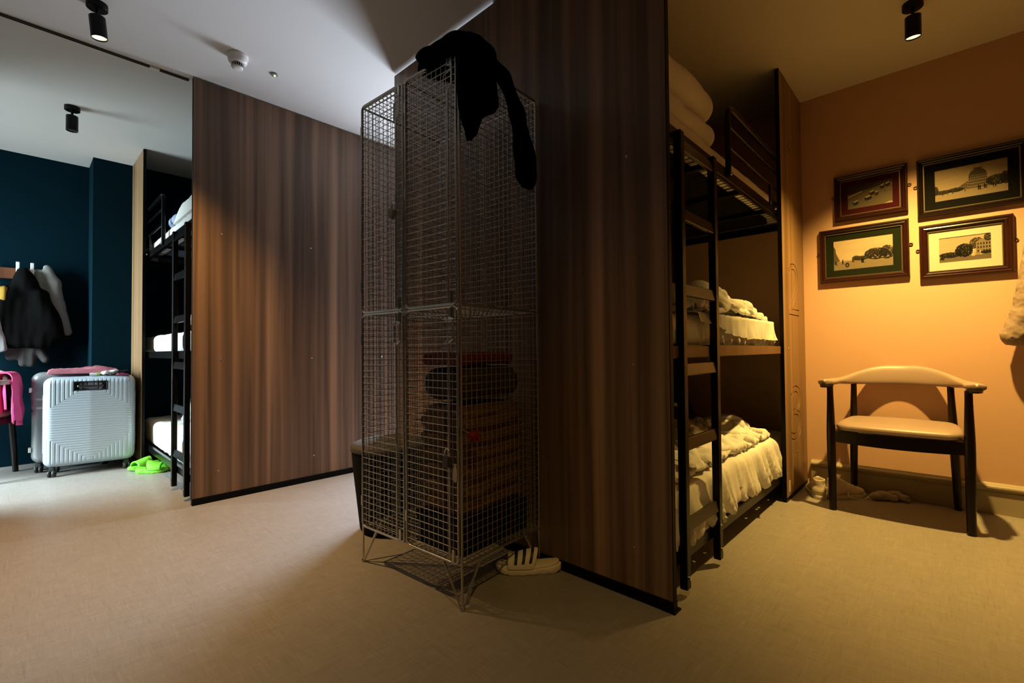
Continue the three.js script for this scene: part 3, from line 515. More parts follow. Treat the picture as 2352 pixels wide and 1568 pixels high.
{ // red yarn pompom hung by a thread
  const R = rng(5), g = [new THREE.SphereGeometry(0.016, 16, 12)];
  for (let k = 0; k < 160; k++) { const a = R() * 6.283, c = R() * 2 - 1, s = Math.sqrt(1 - c * c), l = 0.02 + R() * 0.012; g.push(rod(V(0, 0, 0), V(Math.cos(a) * s * l, c * l, Math.sin(a) * s * l), 0.0014, 4, 0.0008)); }
  const p = V(0.038, 0.648, 0.030).applyMatrix4(LQ), o = thing('red_pompom', 'small red yarn pompom hanging on the side of the locker', 'pompom', [p.x, p.y, p.z], LK.turn);
  mesh('ball', g, std({ color: lin(0.30, 0.014, 0.004), roughness: 0.95 }), o);
  mesh('thread', tube([V(0, 0.0, 0), V(-0.015, 0.012, -0.01), V(-0.04, 0.03, -0.034)], 0.001, 16, 5), std({ color: lin(0.5, 0.42, 0.3), roughness: 0.8 }), o);
}
// bags in the lower near compartment
{
  const p = V(0.23, 0.178, -0.165).applyMatrix4(LQ);
  const o = thing('travel_bag', 'brown ribbed travel bag filling the lower near locker compartment', 'bag', [p.x, p.y, p.z], LK.turn);
  const fold = (v, n) => { const k = 0.010 * Math.sin(v.y * 95 + 2.4 * noise(v.x * 6, v.y * 4, v.z * 6)) * (Math.abs(n.y) < 0.6 ? 1 : 0); v.x += n.x * k; v.z += n.z * k; v.y += 0.012 * noise(v.x * 8, v.z * 8, 2); };
  const brown = std({ color: lin(0.11, 0.054, 0.022), roughness: 0.75 });
  mesh('body', soft(0.40, 0.44, 0.27, [0.06, 0.06, 0.06], [24, 60, 18], fold).translate(0, 0.353, 0), brown, o);
  mesh('strap', tube([V(-0.205, 0.16, 0.05), V(-0.225, 0.35, 0.05), V(-0.205, 0.54, 0.05), V(-0.1, 0.59, 0.03)], 0.011, 40, 8), brown, o);
  const p2 = V(0.23, 0.766, -0.165).applyMatrix4(LQ);
  const t = tag(mesh('rolled_blanket', soft(0.38, 0.135, 0.26, [0.06, 0.06, 0.06], [22, 12, 16], (v) => { v.y += 0.01 * noise(v.x * 7, v.z * 7, 5); }).translate(0, 0.07, 0), std({ color: lin(0.03, 0.022, 0.011), roughness: 0.85 })), 'dark olive rolled cloth on top of the brown bag in the locker', 'cloth');
  t.position.copy(p2); t.rotation.y = LK.turn;
  const p3 = V(0.20, 0.908, -0.16).applyMatrix4(LQ);
  const r = tag(mesh('red_pouch', soft(0.34, 0.05, 0.24, [0.02, 0.024, 0.03], [22, 6, 16], (v) => { v.y += 0.008 * noise(v.x * 9, v.z * 7, 6); }).translate(0, 0.03, 0), std({ color: lin(0.11, 0.003, 0.003), roughness: 0.7 })), 'flat red cloth pouch lying highest in the locker pile', 'pouch');
  r.position.copy(p3); r.rotation.y = LK.turn;
  const p4 = V(0.235, 0.170, -0.165).applyMatrix4(LQ);
  const b = thing('shoe_box', 'black box at the bottom of the near locker compartment', 'box', [p4.x, p4.y, p4.z], LK.turn);
  mesh('tray', box(-0.2, 0.2, 0.002, 0.11, -0.135, 0.135, 0.004), M.blackPaint, b);
  mesh('lid', box(-0.204, 0.204, 0.095, 0.138, -0.139, 0.139, 0.004), M.blackPaint, b);
}
// black jacket thrown over the locker top, one sleeve hanging down the side
{
  const flap = [[-0.03, 2.13], [-0.03, 1.88], [-0.015, 1.83], [0.025, 1.772], [0.052, 1.80], [0.085, 1.885], [0.16, 1.925], [0.192, 1.975], [0.178, 2.05], [0.12, 2.13]];
  const polyd = (x, y, P) => { let d = 1e9, s = 1; for (let i = 0, j = P.length - 1; i < P.length; j = i++) { const ex = P[j][0] - P[i][0], ey = P[j][1] - P[i][1], wx = x - P[i][0], wy = y - P[i][1], t = Math.min(1, Math.max(0, (wx * ex + wy * ey) / (ex * ex + ey * ey))); d = Math.min(d, (wx - ex * t) ** 2 + (wy - ey * t) ** 2); const c1 = y >= P[i][1], c2 = y < P[j][1], c3 = ex * wy > ey * wx; if ((c1 && c2 && c3) || (!c1 && !c2 && !c3)) s = -s; } return s * Math.sqrt(d); };
  const sdf = (x, y, z) => {
    const nz = 0.011 * noise(x * 13, y * 11, z * 13);
    const a = Math.max(polyd(x, y, flap), Math.abs(z - 0.030 - 0.006 * Math.sin(x * 60 + y * 12)) - 0.013);
    const zz = 0.028 + (z - 0.030) * 2.1;
    let s = caps(x, y, zz, [0.13, 2.145, 0.02], [0.235, 2.105, 0.028], 0.030, 0.036);
    s = smin(s, caps(x, y, zz, [0.235, 2.105, 0.028], [0.315, 1.99, 0.028], 0.036, 0.047), 0.03);
    s = smin(s, caps(x, y, zz, [0.315, 1.99, 0.028], [0.368, 1.83, 0.028], 0.047, 0.060), 0.03);
    s = smin(s, caps(x, y, zz, [0.368, 1.83, 0.028], [0.378, 1.745, 0.028], 0.060, 0.066), 0.03);
    s = Math.max(s, 1.688 - y + 0.02 * (x - 0.38));
    let h = ell(x, y, z, [0.02, 2.142, -0.11], [0.09, 0.034, 0.125]);
    h = smin(h, ell(x, y, z, [0.045, 2.146, 0.0], [0.075, 0.042, 0.05]), 0.05);
    h = smin(h, ell(x, y, z, [0.12, 2.137, -0.07], [0.09, 0.028, 0.10]), 0.05);
    let d = smin(a, h, 0.05); d = smin(d, s, 0.02);
    return d + nz * 0.7;
  };
  const g = field(sdf, V(0.18, 1.94, -0.04), 0.32, 110);
  tag(inLocker(mesh('jacket', g, M.blackCloth)), 'black jacket thrown over the top of the wire locker, sleeve hanging down', 'jacket');
}
// black fabric tub with a grey lid between the locker and the corridor
{
  const o = thing('laundry_tub', 'round black tub with a grey lid standing behind the locker', 'tub', [1.425, 0, -2.275]);
  mesh('body', lathe([[0, 0.002], [0.15, 0.002], [0.162, 0.02], [0.182, 0.2], [0.200, 0.36], [0.206, 0.445]], 44), M.darkCloth, o);
  mesh('lid', lathe([[0.0, 0.482], [0.18, 0.480], [0.204, 0.470], [0.211, 0.456], [0.211, 0.440], [0.205, 0.438]], 44), std({ color: lin(0.06, 0.05, 0.045), roughness: 0.7 }), o);
}
// slide sandals: sole, footbed and an arched strap; local +x points to the toe
function slide(name, label, category, pos, turn, colour, stripes, len, wide, strapAt, group) {
  const o = thing(name, label, category, pos, turn, group);
  const N = 60, half = (t) => { const w = (0.036 + 0.012 * Math.sin(Math.PI * Math.min(1, Math.max(0, (t - 0.3) / 0.75)))) * wide; return w * Math.pow(Math.max(0, 1 - Math.pow(Math.abs(2 * t - 1), 5)), 0.5); };
  const out = []; for (let i = 0; i <= N; i++) out.push(new THREE.Vector2((i / N - 0.5) * len, half(i / N))); for (let i = N - 1; i > 0; i--) out.push(new THREE.Vector2((i / N - 0.5) * len, -half(i / N)));
  const eva = std({ color: lin(...colour), roughness: 0.6, side: THREE.DoubleSide });
  const sole = (y, d, sc, bev) => { const g = new THREE.ExtrudeGeometry(new THREE.Shape(out.map((p) => p.clone().multiplyScalar(sc))), { depth: d, bevelEnabled: true, bevelSize: bev, bevelThickness: bev, bevelSegments: 3, curveSegments: 4 }); g.rotateX(-Math.PI / 2); g.translate(0, y, 0);
    const p = g.attributes.position; for (let i = 0; i < p.count; i++) { const t = p.getX(i) / len + 0.5, y0 = p.getY(i); p.setY(i, y0 * (1 + 0.35 * smooth(0.5, 0.0, t)) + 0.012 * smooth(0.82, 1.0, t) + 0.006 * smooth(0.15, 0, t) + (y0 < 0.012 ? 0.003 * Math.max(0, Math.sin(t * 40)) : 0)); } g.computeVertexNormals(); return toCreasedNormals(g, 0.7); };
  mesh('sole', sole(0.004, 0.016, 0.985, 0.004), eva, o);
  mesh('footbed', sole(0.024, 0.006, 0.93, 0.003), eva, o);
  const arc = (x, a, lift) => { const yw = half(Math.min(0.93, x / len + 0.5)) + 0.001; return V(x, 0.028 + lift * Math.sin(a), -Math.cos(a) * yw); };
  const band = (x0, x1, off, a0, a1, nx = 16, th = 0.006) => {
    const P = [], I = [], na = 28; for (const s of [0, 1]) for (let i = 0; i <= nx; i++) for (let j = 0; j <= na; j++) { const x = mix(x0, x1, i / nx), a = mix(a0, a1, j / na), li = 0.046 + 0.022 * smooth(strapAt[1], strapAt[0], x), p = arc(x - 0.020 * Math.sin(a) * smooth(strapAt[1] + 0.02, strapAt[0], x), a, li); const n = V(0, Math.sin(a), -Math.cos(a)); p.addScaledVector(n, s ? off : off - th); P.push(p.x, p.y, p.z); }
    const m = (nx + 1) * (na + 1), id = (i, j) => i * (na + 1) + j; for (let i = 0; i < nx; i++) for (let j = 0; j < na; j++) { const a = id(i, j), b = id(i + 1, j), c = id(i + 1, j + 1), d = id(i, j + 1); I.push(m + a, m + b, m + d, m + b, m + c, m + d, a, d, b, b, d, c); }
    for (let j = 0; j < na; j++) for (const i of [0, nx]) { const a = id(i, j), b = id(i, j + 1); I.push(a, b, m + a, b, m + b, m + a); }
    const g = new THREE.BufferGeometry(); g.setAttribute('position', new THREE.Float32BufferAttribute(P, 3)); g.setIndex(I); g.computeVertexNormals(); return g; };
  const strap = mesh('strap', band(strapAt[0], strapAt[1], 0.004, 0, Math.PI, 16, stripes ? 0.006 : 0.011), eva, o);
  const dark = std({ color: lin(0.004, 0.004, 0.004), roughness: 0.5, side: THREE.DoubleSide });
  if (stripes) for (const x of [-0.006, 0.024, 0.054]) mesh('stripe', band(x, x + 0.0115, 0.0052, 0.35, Math.PI - 0.35, 4), dark, strap);
  return o;
}
slide('slide_sandal', 'cream slide sandal with three black stripes beside the locker foot', 'sandal', [1.555, 0, -1.375], Math.atan2(0.74, -0.67) + 0.02, [0.84, 0.76, 0.62], true, 0.285, 1, [-0.022, 0.092]);
// ---------------------------------------------------------------- round-back armchair by the orange wall
const darkWood = phys({ map: woodTex([0.0075, 0.003, 0.002], 0.3, 6.6), roughness: 0.3, specularIntensity: 0.5 });
const tan = phys({ color: lin(0.32, 0.23, 0.19), roughness: 0.42, clearcoat: 0.15, clearcoatRoughness: 0.45, bumpMap: fineBump(5, 80, 0.12), bumpScale: 0.0004 });
function loft(rings, capped = true) {            // rings: arrays of points, same length
  const n = rings[0].length, P = [], I = []; for (const r of rings) for (const p of r) P.push(p.x, p.y, p.z);
  for (let i = 0; i + 1 < rings.length; i++) for (let j = 0; j < n; j++) { const a = i * n + j, b = i * n + (j + 1) % n; I.push(a, b, a + n, b, b + n, a + n); }
  if (capped) for (const [i, flip] of [[0, false], [rings.length - 1, true]]) { const c = V(); rings[i].forEach((p) => c.add(p)); c.multiplyScalar(1 / n); const k = P.length / 3; P.push(c.x, c.y, c.z); for (let j = 0; j < n; j++) { const a = i * n + j, b = i * n + (j + 1) % n; flip ? I.push(a, b, k) : I.push(b, a, k); } }
  const g = new THREE.BufferGeometry(); g.setAttribute('position', new THREE.Float32BufferAttribute(P, 3)); g.setIndex(I); g.computeVertexNormals(); return g;
}
function taperLeg(foot, top, r0, r1, r2, at = 0.6) {
  const rings = []; for (let i = 0; i <= 14; i++) { const t = i / 14, r = t < at ? mix(r0, r1, smooth(0, at, t)) : mix(r1, r2, smooth(at, 1, t)), c = V().lerpVectors(foot, top, t), ring = []; for (let j = 0; j < 16; j++) { const a = -j / 16 * Math.PI * 2; ring.push(V(c.x + Math.cos(a) * r, c.y, c.z + Math.sin(a) * r)); } rings.push(ring); }
  return loft(rings);
}
function roundChair(label, pos, turn, padMat) {
  const o = thing('armchair', label, 'chair', pos, turn, 'dark wood armchairs');
  for (const s of [-1, 1]) {
    mesh('leg', taperLeg(V(s * 0.297, 0, 0.24), V(s * 0.300, 0.742, 0.235), 0.019, 0.0235, 0.016, 0.58), darkWood, o);
    mesh('leg', taperLeg(V(s * 0.252, 0, -0.235), V(s * 0.232, 0.735, -0.165), 0.0185, 0.0225, 0.016, 0.58), darkWood, o);
    const g = new RoundedBoxGeometry(0.022, 0.058, 0.45, 2, 0.004); g.rotateY(s * 0.09); g.translate(s * 0.270, 0.445, 0.02); mesh('side_rail', g, darkWood, o);
  }
  const apron = (z, w, h, y, bow) => { const rings = []; for (let i = 0; i <= 20; i++) { const t = i / 20 * 2 - 1, x = t * w, zz = z + bow * (1 - t * t), ring = []; for (const [dy, dz] of [[h / 2, 0.011], [h / 2, -0.011], [-h / 2 - 0.006 * (1 - t * t), -0.011], [-h / 2 - 0.006 * (1 - t * t), 0.011]]) ring.push(V(x, y + dy, zz + dz)); rings.push(ring); } return toCreasedNormals(loft(rings), 0.5); };
  mesh('front_rail', apron(0.236, 0.285, 0.066, 0.442, 0.028), darkWood, o);
  mesh('back_rail', apron(-0.19, 0.235, 0.058, 0.444, -0.01), darkWood, o);
  const seat = soft(0.56, 0.055, 0.46, [0.06, 0.026, 0.08], [40, 8, 34], (v) => { const a = v.x / 0.28, b = v.z / 0.23; v.y += 0.014 * (1 - a * a) * (1 - b * b) + (v.y > 0 ? 0.004 : 0); v.z += 0.028 * (1 - a * a) * smooth(-0.2, 1, b); v.x *= 1 - 0.06 * smooth(0.2, -1, b); });
  seat.translate(0, 0.496, 0.028); mesh('seat', seat, padMat, o);
  // bent top rail: arms and backrest in one padded band
  const rings = [], N = 72;
  for (let i = 0; i <= N; i++) {
    const t = i / N * 2 - 1, a = Math.abs(t), ang = t * 1.98;                       // plan: three quarters of an oval
    const rx = 0.318, rz = 0.335, cz = 0.055;
    let x = Math.sin(ang) * rx * (1 + 0.05 * smooth(0.7, 1, a)), z = cz - Math.cos(ang) * rz; if (a > 0.79) { const k = (a - 0.79) / 0.21; z = cz - Math.cos(1.98 * 0.79) * rz + k * 0.155; x = Math.sign(t) * (Math.sin(1.98 * 0.79) * rx + 0.002 + 0.012 * k); }
    const hgt = mix(0.060, 0.019, smooth(0.10, 0.66, a)), wid = mix(0.021, 0.042, smooth(0.35, 0.9, a)) * (a > 0.955 ? Math.sqrt(Math.max(0.06, 1 - ((a - 0.955) / 0.045) ** 2)) : 1);
    const y = mix(0.794, 0.757, smooth(0.08, 0.6, a)) + 0.002 * smooth(0.8, 1, a);
    const nx = Math.sin(ang) / rx, nz = -Math.cos(ang) / rz, l = Math.hypot(nx, nz); const ox = a > 0.79 ? Math.sign(t) : nx / l, oz = a > 0.79 ? 0 : nz / l;
    const lean = mix(0.22, 0, smooth(0.2, 0.7, a)), ring = [];
    for (let j = 0; j < 20; j++) { const q = j / 20 * Math.PI * 2, e = (v) => Math.sign(v) * Math.pow(Math.abs(v), 0.75), du = e(Math.cos(q)) * wid, dv = e(Math.sin(q)) * hgt; ring.push(V(x + ox * (du + dv * lean), y + dv, z + oz * (du + dv * lean))); }
    rings.push(ring);
  }
  const rail = mesh('top_rail', loft(rings), padMat, o);
  for (const s of [-1, 1]) { const c = new THREE.CylinderGeometry(0.034, 0.032, 0.012, 20); c.scale(1, 1, 2.2); c.translate(s * 0.322, 0.738, 0.20); mesh('arm_base', c, darkWood, rail); }
  return o;
}
roundChair('dark wood armchair with tan leather seat by the orange wall', [3.612, 0, -0.236], -Math.PI / 2, tan);

// ---------------------------------------------------------------- framed photographs on the orange wall
function sepia(kind) {        // old street photographs, drawn stroke by stroke
  const Wd = 768, Ht = 432, c = document.createElement('canvas'); c.width = Wd; c.height = Ht; const x = c.getContext('2d'), R = rng(40 + kind);
  const g = (v, a = 1) => `rgba(${Math.round(v)},${Math.round(v * 0.91)},${Math.round(v * 0.76)},${a})`;
  const sky = [96, 188, 222, 205][kind]; x.fillStyle = g(sky); x.fillRect(0, 0, Wd, Ht);
  for (let k = 0; k < 140; k++) { x.fillStyle = g(sky + (R() - 0.55) * 46, 0.10); x.beginPath(); x.ellipse(R() * Wd, R() * Ht * 0.55, 50 + R() * 140, 6 + R() * 16, -0.15, 0, 7); x.fill(); }
  const foliage = (bx, by, rx, ry, v, n = 700) => { for (let k = 0; k < n; k++) { const a = R() * 6.283, r = Math.sqrt(R()), px = bx + Math.cos(a) * r * rx, py = by + Math.sin(a) * r * ry, l = v + (R() - 0.5) * 24 + (by - py) / ry * 14; x.fillStyle = g(Math.max(8, l), 0.75); x.beginPath(); x.ellipse(px, py, 2 + R() * rx * 0.05, 2 + R() * ry * 0.06, R() * 3, 0, 7); x.fill(); } };
  const figure = (px, py, h, v = 26) => { x.fillStyle = g(v); x.beginPath(); x.ellipse(px, py - h * 0.92, h * 0.09, h * 0.10, 0, 0, 7); x.fill(); x.beginPath(); x.moveTo(px - h * 0.15, py - h * 0.8); x.lineTo(px + h * 0.15, py - h * 0.8); x.lineTo(px + h * 0.11, py - h * 0.35); x.lineTo(px + h * 0.10, py); x.lineTo(px - h * 0.10, py); x.lineTo(px - h * 0.11, py - h * 0.35); x.fill(); x.fillStyle = g(40, 0.45); x.beginPath(); x.ellipse(px + h * 0.25, py + 1, h * 0.35, h * 0.05, 0, 0, 7); x.fill(); };
  const road = (pts, v) => { x.fillStyle = g(v); x.beginPath(); pts.forEach(([a, b], i) => (i ? x.lineTo(a, b) : x.moveTo(a, b))); x.fill(); for (let k = 0; k < 260; k++) { x.fillStyle = g(v + (R() - 0.5) * 50, 0.13); x.beginPath(); x.ellipse(R() * Wd, Ht * 0.66 + R() * Ht * 0.34, 10 + R() * 60, 1 + R() * 4, 0, 0, 7); x.fill(); } };
  const windows = (a, b, nx, ny, dx, dy, w, h, v) => { for (let r = 0; r < ny; r++) for (let k = 0; k < nx; k++) { x.fillStyle = g(v + R() * 18); x.fillRect(a + k * dx, b + r * dy, w, h); x.fillStyle = g(200, 0.4); x.fillRect(a + k * dx - 1, b + r * dy + h, w + 2, 2); } };
  if (kind === 0) {
    x.fillStyle = g(62); x.fillRect(0, 0, Wd, 150); windows(6, 14, 26, 4, 30, 32, 13, 18, 92); road([[0, 170], [Wd, 60], [Wd, Ht], [0, Ht]], 122);
    x.fillStyle = g(205); x.beginPath(); x.moveTo(0, 200); x.lineTo(250, 128); x.lineTo(262, 146); x.lineTo(0, 226); x.fill(); x.strokeStyle = g(70); x.lineWidth = 5; x.beginPath(); x.moveTo(0, 250); x.lineTo(470, 96); x.stroke();
    for (const [a, b, w] of [[100, 300, 92], [300, 248, 118], [380, 170, 84], [470, 190, 60], [560, 90, 70], [640, 70, 80]]) { x.fillStyle = g(198); x.beginPath(); x.moveTo(a, b); x.lineTo(a + w * 0.8, b - 22); x.lineTo(a + w, b - 4); x.lineTo(a + 22, b + 22); x.fill(); x.fillStyle = g(38); x.beginPath(); x.moveTo(a, b); x.lineTo(a + 22, b + 22); x.lineTo(a + w, b - 4); x.lineTo(a + w, b + 46); x.lineTo(a + 24, b + 74); x.lineTo(a, b + 48); x.fill(); x.fillStyle = g(70); for (const q of [0.3, 0.8]) { x.beginPath(); x.ellipse(a + w * q, b + 60 - q * 16, 13, 16, 0, 0, 7); x.fill(); } }
    for (let k = 0; k < 60; k++) figure(480 + R() * 280, 110 + R() * 110, 16, 40); x.fillStyle = g(215, 0.8); x.beginPath(); x.moveTo(600, Ht); x.lineTo(700, 390); x.lineTo(Wd, 400); x.lineTo(Wd, Ht); x.fill();
  } else if (kind === 1) {
    road([[0, 325], [Wd, 300], [Wd, Ht], [0, Ht]], 168);
    x.fillStyle = g(118); x.beginPath(); x.moveTo(200, 320); x.lineTo(300, 250); x.lineTo(360, 215); x.lineTo(600, 205); x.lineTo(640, 325); x.fill(); x.fillStyle = g(128); x.fillRect(368, 150, 190, 70);
    x.fillStyle = g(84); x.beginPath(); x.moveTo(372, 152); x.bezierCurveTo(380, 96, 430, 74, 466, 72); x.bezierCurveTo(505, 74, 548, 100, 556, 152); x.fill(); x.fillStyle = g(96); x.fillRect(420, 60, 94, 16); for (let k = 0; k < 7; k++) { x.strokeStyle = g(140, 0.6); x.lineWidth = 2; x.beginPath(); x.moveTo(390 + k * 26, 150); x.lineTo(430 + k * 12, 76); x.stroke(); }
    windows(376, 160, 9, 4, 21, 38, 10, 20, 48); windows(300, 258, 4, 2, 20, 30, 9, 16, 50); x.fillStyle = g(190); for (const y of [214, 252, 290]) x.fillRect(352, y, 236, 4);
    foliage(90, 312, 100, 26, 46); foliage(230, 306, 90, 28, 38); foliage(660, 262, 110, 66, 42, 1100); foliage(740, 250, 50, 80, 34); foliage(16, 280, 30, 60, 50);
    for (const [a, b, h] of [[470, 352, 62], [488, 350, 54], [530, 344, 58], [546, 346, 50], [200, 352, 30], [140, 350, 26], [90, 356, 28], [330, 346, 30], [620, 346, 40], [640, 348, 36]]) figure(a, b, h);
  } else if (kind === 2) {
    road([[0, 310], [Wd, 292], [Wd, Ht], [0, Ht]], 150); foliage(560, 244, 150, 76, 40, 1600); foliage(690, 240, 90, 90, 32, 900); foliage(370, 286, 90, 30, 52); foliage(300, 276, 50, 30, 60);
    x.fillStyle = g(104); x.beginPath(); x.moveTo(0, 70); x.lineTo(26, 110); x.lineTo(40, 190); x.lineTo(92, 300); x.lineTo(0, 320); x.fill(); windows(6, 130, 3, 5, 12, 34, 5, 14, 60); x.fillStyle = g(190); for (const a of [500, 560, 620, 690]) x.fillRect(a, 292, 26, 10);
    for (const [a, b, h] of [[126, 345, 66], [376, 350, 72], [392, 350, 66], [40, 352, 50], [254, 330, 46], [24, 346, 52], [270, 332, 40]]) figure(a, b, h);
    x.fillStyle = g(30); x.beginPath(); x.ellipse(186, 362, 27, 34, 0, 0, 7); x.fill(); x.fillStyle = g(110); x.beginPath(); x.ellipse(186, 364, 15, 22, 0, 0, 7); x.fill();
  } else {
    road([[0, 350], [Wd, 336], [Wd, Ht], [0, Ht]], 120); foliage(170, 306, 170, 46, 26, 1300); foliage(380, 248, 130, 110, 18, 1700); foliage(560, 150, 110, 90, 40, 900);
    x.fillStyle = g(150); x.beginPath(); x.moveTo(548, 130); x.lineTo(640, 84); x.lineTo(Wd, 110); x.lineTo(Wd, 330); x.lineTo(548, 330); x.fill(); windows(568, 150, 5, 3, 40, 58, 20, 34, 44); x.fillStyle = g(226); x.fillRect(500, 240, 16, 110); x.fillRect(486, 340, 46, 12); x.fillRect(606, 270, 14, 74); foliage(700, 310, 90, 26, 24); foliage(720, 70, 60, 60, 36, 600); figure(60, 386, 56); x.fillStyle = g(34); x.fillRect(20, 340, 64, 34);
  }
  for (let k = 0; k < 5200; k++) { x.fillStyle = R() < 0.5 ? 'rgba(35,26,14,0.09)' : 'rgba(238,224,190,0.07)'; x.fillRect(R() * Wd, R() * Ht, 1 + R() * 2, 1 + R() * 2); }
  const t = new THREE.CanvasTexture(c); t.colorSpace = THREE.SRGBColorSpace; return t;
}
function framed(label, kind, z0, z1, y0, y1, fw, mat, matMat, inset) {       // hung on the wall, facing -x
  const w = z1 - z0, h = y1 - y0, o = thing('framed_picture', label, 'picture', [XR, (y0 + y1) / 2, (z0 + z1) / 2], -Math.PI / 2, 'framed sepia photographs');
  // local x along the wall, z out of the wall
  const prof = [[0, 0], [0, 0.020], [0.10, 0.027], [0.28, 0.028], [0.45, 0.021], [0.62, 0.024], [0.80, 0.018], [0.86, 0.013], [1, 0.013], [1, 0]];
  const side = (len, horizontal, sgn) => { const rings = []; for (const e of [-1, 1]) rings.push(prof.map(([u, d]) => { const inset2 = u * fw, half = len / 2 - inset2; return horizontal ? V(e * half, sgn * (h / 2 - inset2), d) : V(sgn * (w / 2 - inset2), e * half, d); })); return toCreasedNormals(loft(rings), 0.4); };
  for (const s of [1, -1]) { mesh('frame_bar', side(w, true, s), mat, o); mesh('frame_bar', side(h, false, s), mat, o); }
  const iw = w - 2 * fw, ih = h - 2 * fw;
  const gold = []; for (const s of [1, -1]) { gold.push(box(-iw / 2, iw / 2, s * ih / 2 - 0.004, s * ih / 2 + 0.001, 0.011, 0.0145)); gold.push(box(s * iw / 2 - 0.004, s * iw / 2 + 0.001, -ih / 2, ih / 2, 0.011, 0.0145)); }
  mesh('gilt_slip', gold, std({ color: lin(0.30, 0.24, 0.15), roughness: 0.3, metalness: 0.8 }), o);
  mesh('backing', box(-w / 2 + 0.004, w / 2 - 0.004, -h / 2 + 0.004, h / 2 - 0.004, 0.001, 0.004), M.blackPaint, o);
  const pw = iw - 2 * inset, ph = ih - 2 * inset, hs = new THREE.Shape([new THREE.Vector2(-iw / 2, -ih / 2), new THREE.Vector2(iw / 2, -ih / 2), new THREE.Vector2(iw / 2, ih / 2), new THREE.Vector2(-iw / 2, ih / 2)]);
  hs.holes.push(new THREE.Path([new THREE.Vector2(-pw / 2, -ph / 2), new THREE.Vector2(-pw / 2, ph / 2), new THREE.Vector2(pw / 2, ph / 2), new THREE.Vector2(pw / 2, -ph / 2)]));
  const mg = new THREE.ExtrudeGeometry(hs, { depth: 0.0025, bevelEnabled: false }); mg.translate(0, 0, 0.0062); mesh('mat_board', uvm(mg), matMat, o);
  const pg = new THREE.BoxGeometry(pw + 0.006, ph + 0.006, 0.001); pg.translate(0, 0, 0.0055);
  mesh('photograph', pg, phys({ map: sepia(kind), color: lin(0.55, 0.53, 0.51), roughness: 0.6, specularIntensity: 0.2 }), o);
  const brass = std({ color: lin(0.16, 0.10, 0.05), roughness: 0.4, metalness: 0.6 });
  for (const s of [1, -1]) { const r = new THREE.TorusGeometry(0.008, 0.003, 8, 18); r.translate(s * (w / 2 + 0.007), h * 0.05, 0.004); mesh('hanging_plate', r, brass, o); }
}
const mahogany = phys({ map: woodTex([0.026, 0.0065, 0.0045], 0.25, 12.1), roughness: 0.28, specularIntensity: 0.8 });
const ebony = phys({ map: woodTex([0.012, 0.006, 0.0045], 0.25, 14.1), roughness: 0.28, specularIntensity: 0.8 });
const card = (r, g, b) => phys({ color: lin(r, g, b), roughness: 0.9, specularIntensity: 0.12 });
framed('upper framed street photograph with a maroon mat', 0, -0.569, -0.178, 1.842, 2.152, 0.038, mahogany, card(0.040, 0.006, 0.009), 0.038);
framed('largest framed photograph, a domed building with a black mat', 1, -0.134, 0.345, 1.786, 2.146, 0.034, ebony, card(0.006, 0.006, 0.005), 0.050);
framed('lower framed avenue photograph with a green mat', 2, -0.662, -0.177, 1.426, 1.795, 0.036, mahogany, card(0.010, 0.0135, 0.006), 0.046);
framed('framed photograph of houses with a cream mat', 3, -0.130, 0.278, 1.396, 1.731, 0.044, mahogany, card(0.50, 0.45, 0.36), 0.048);

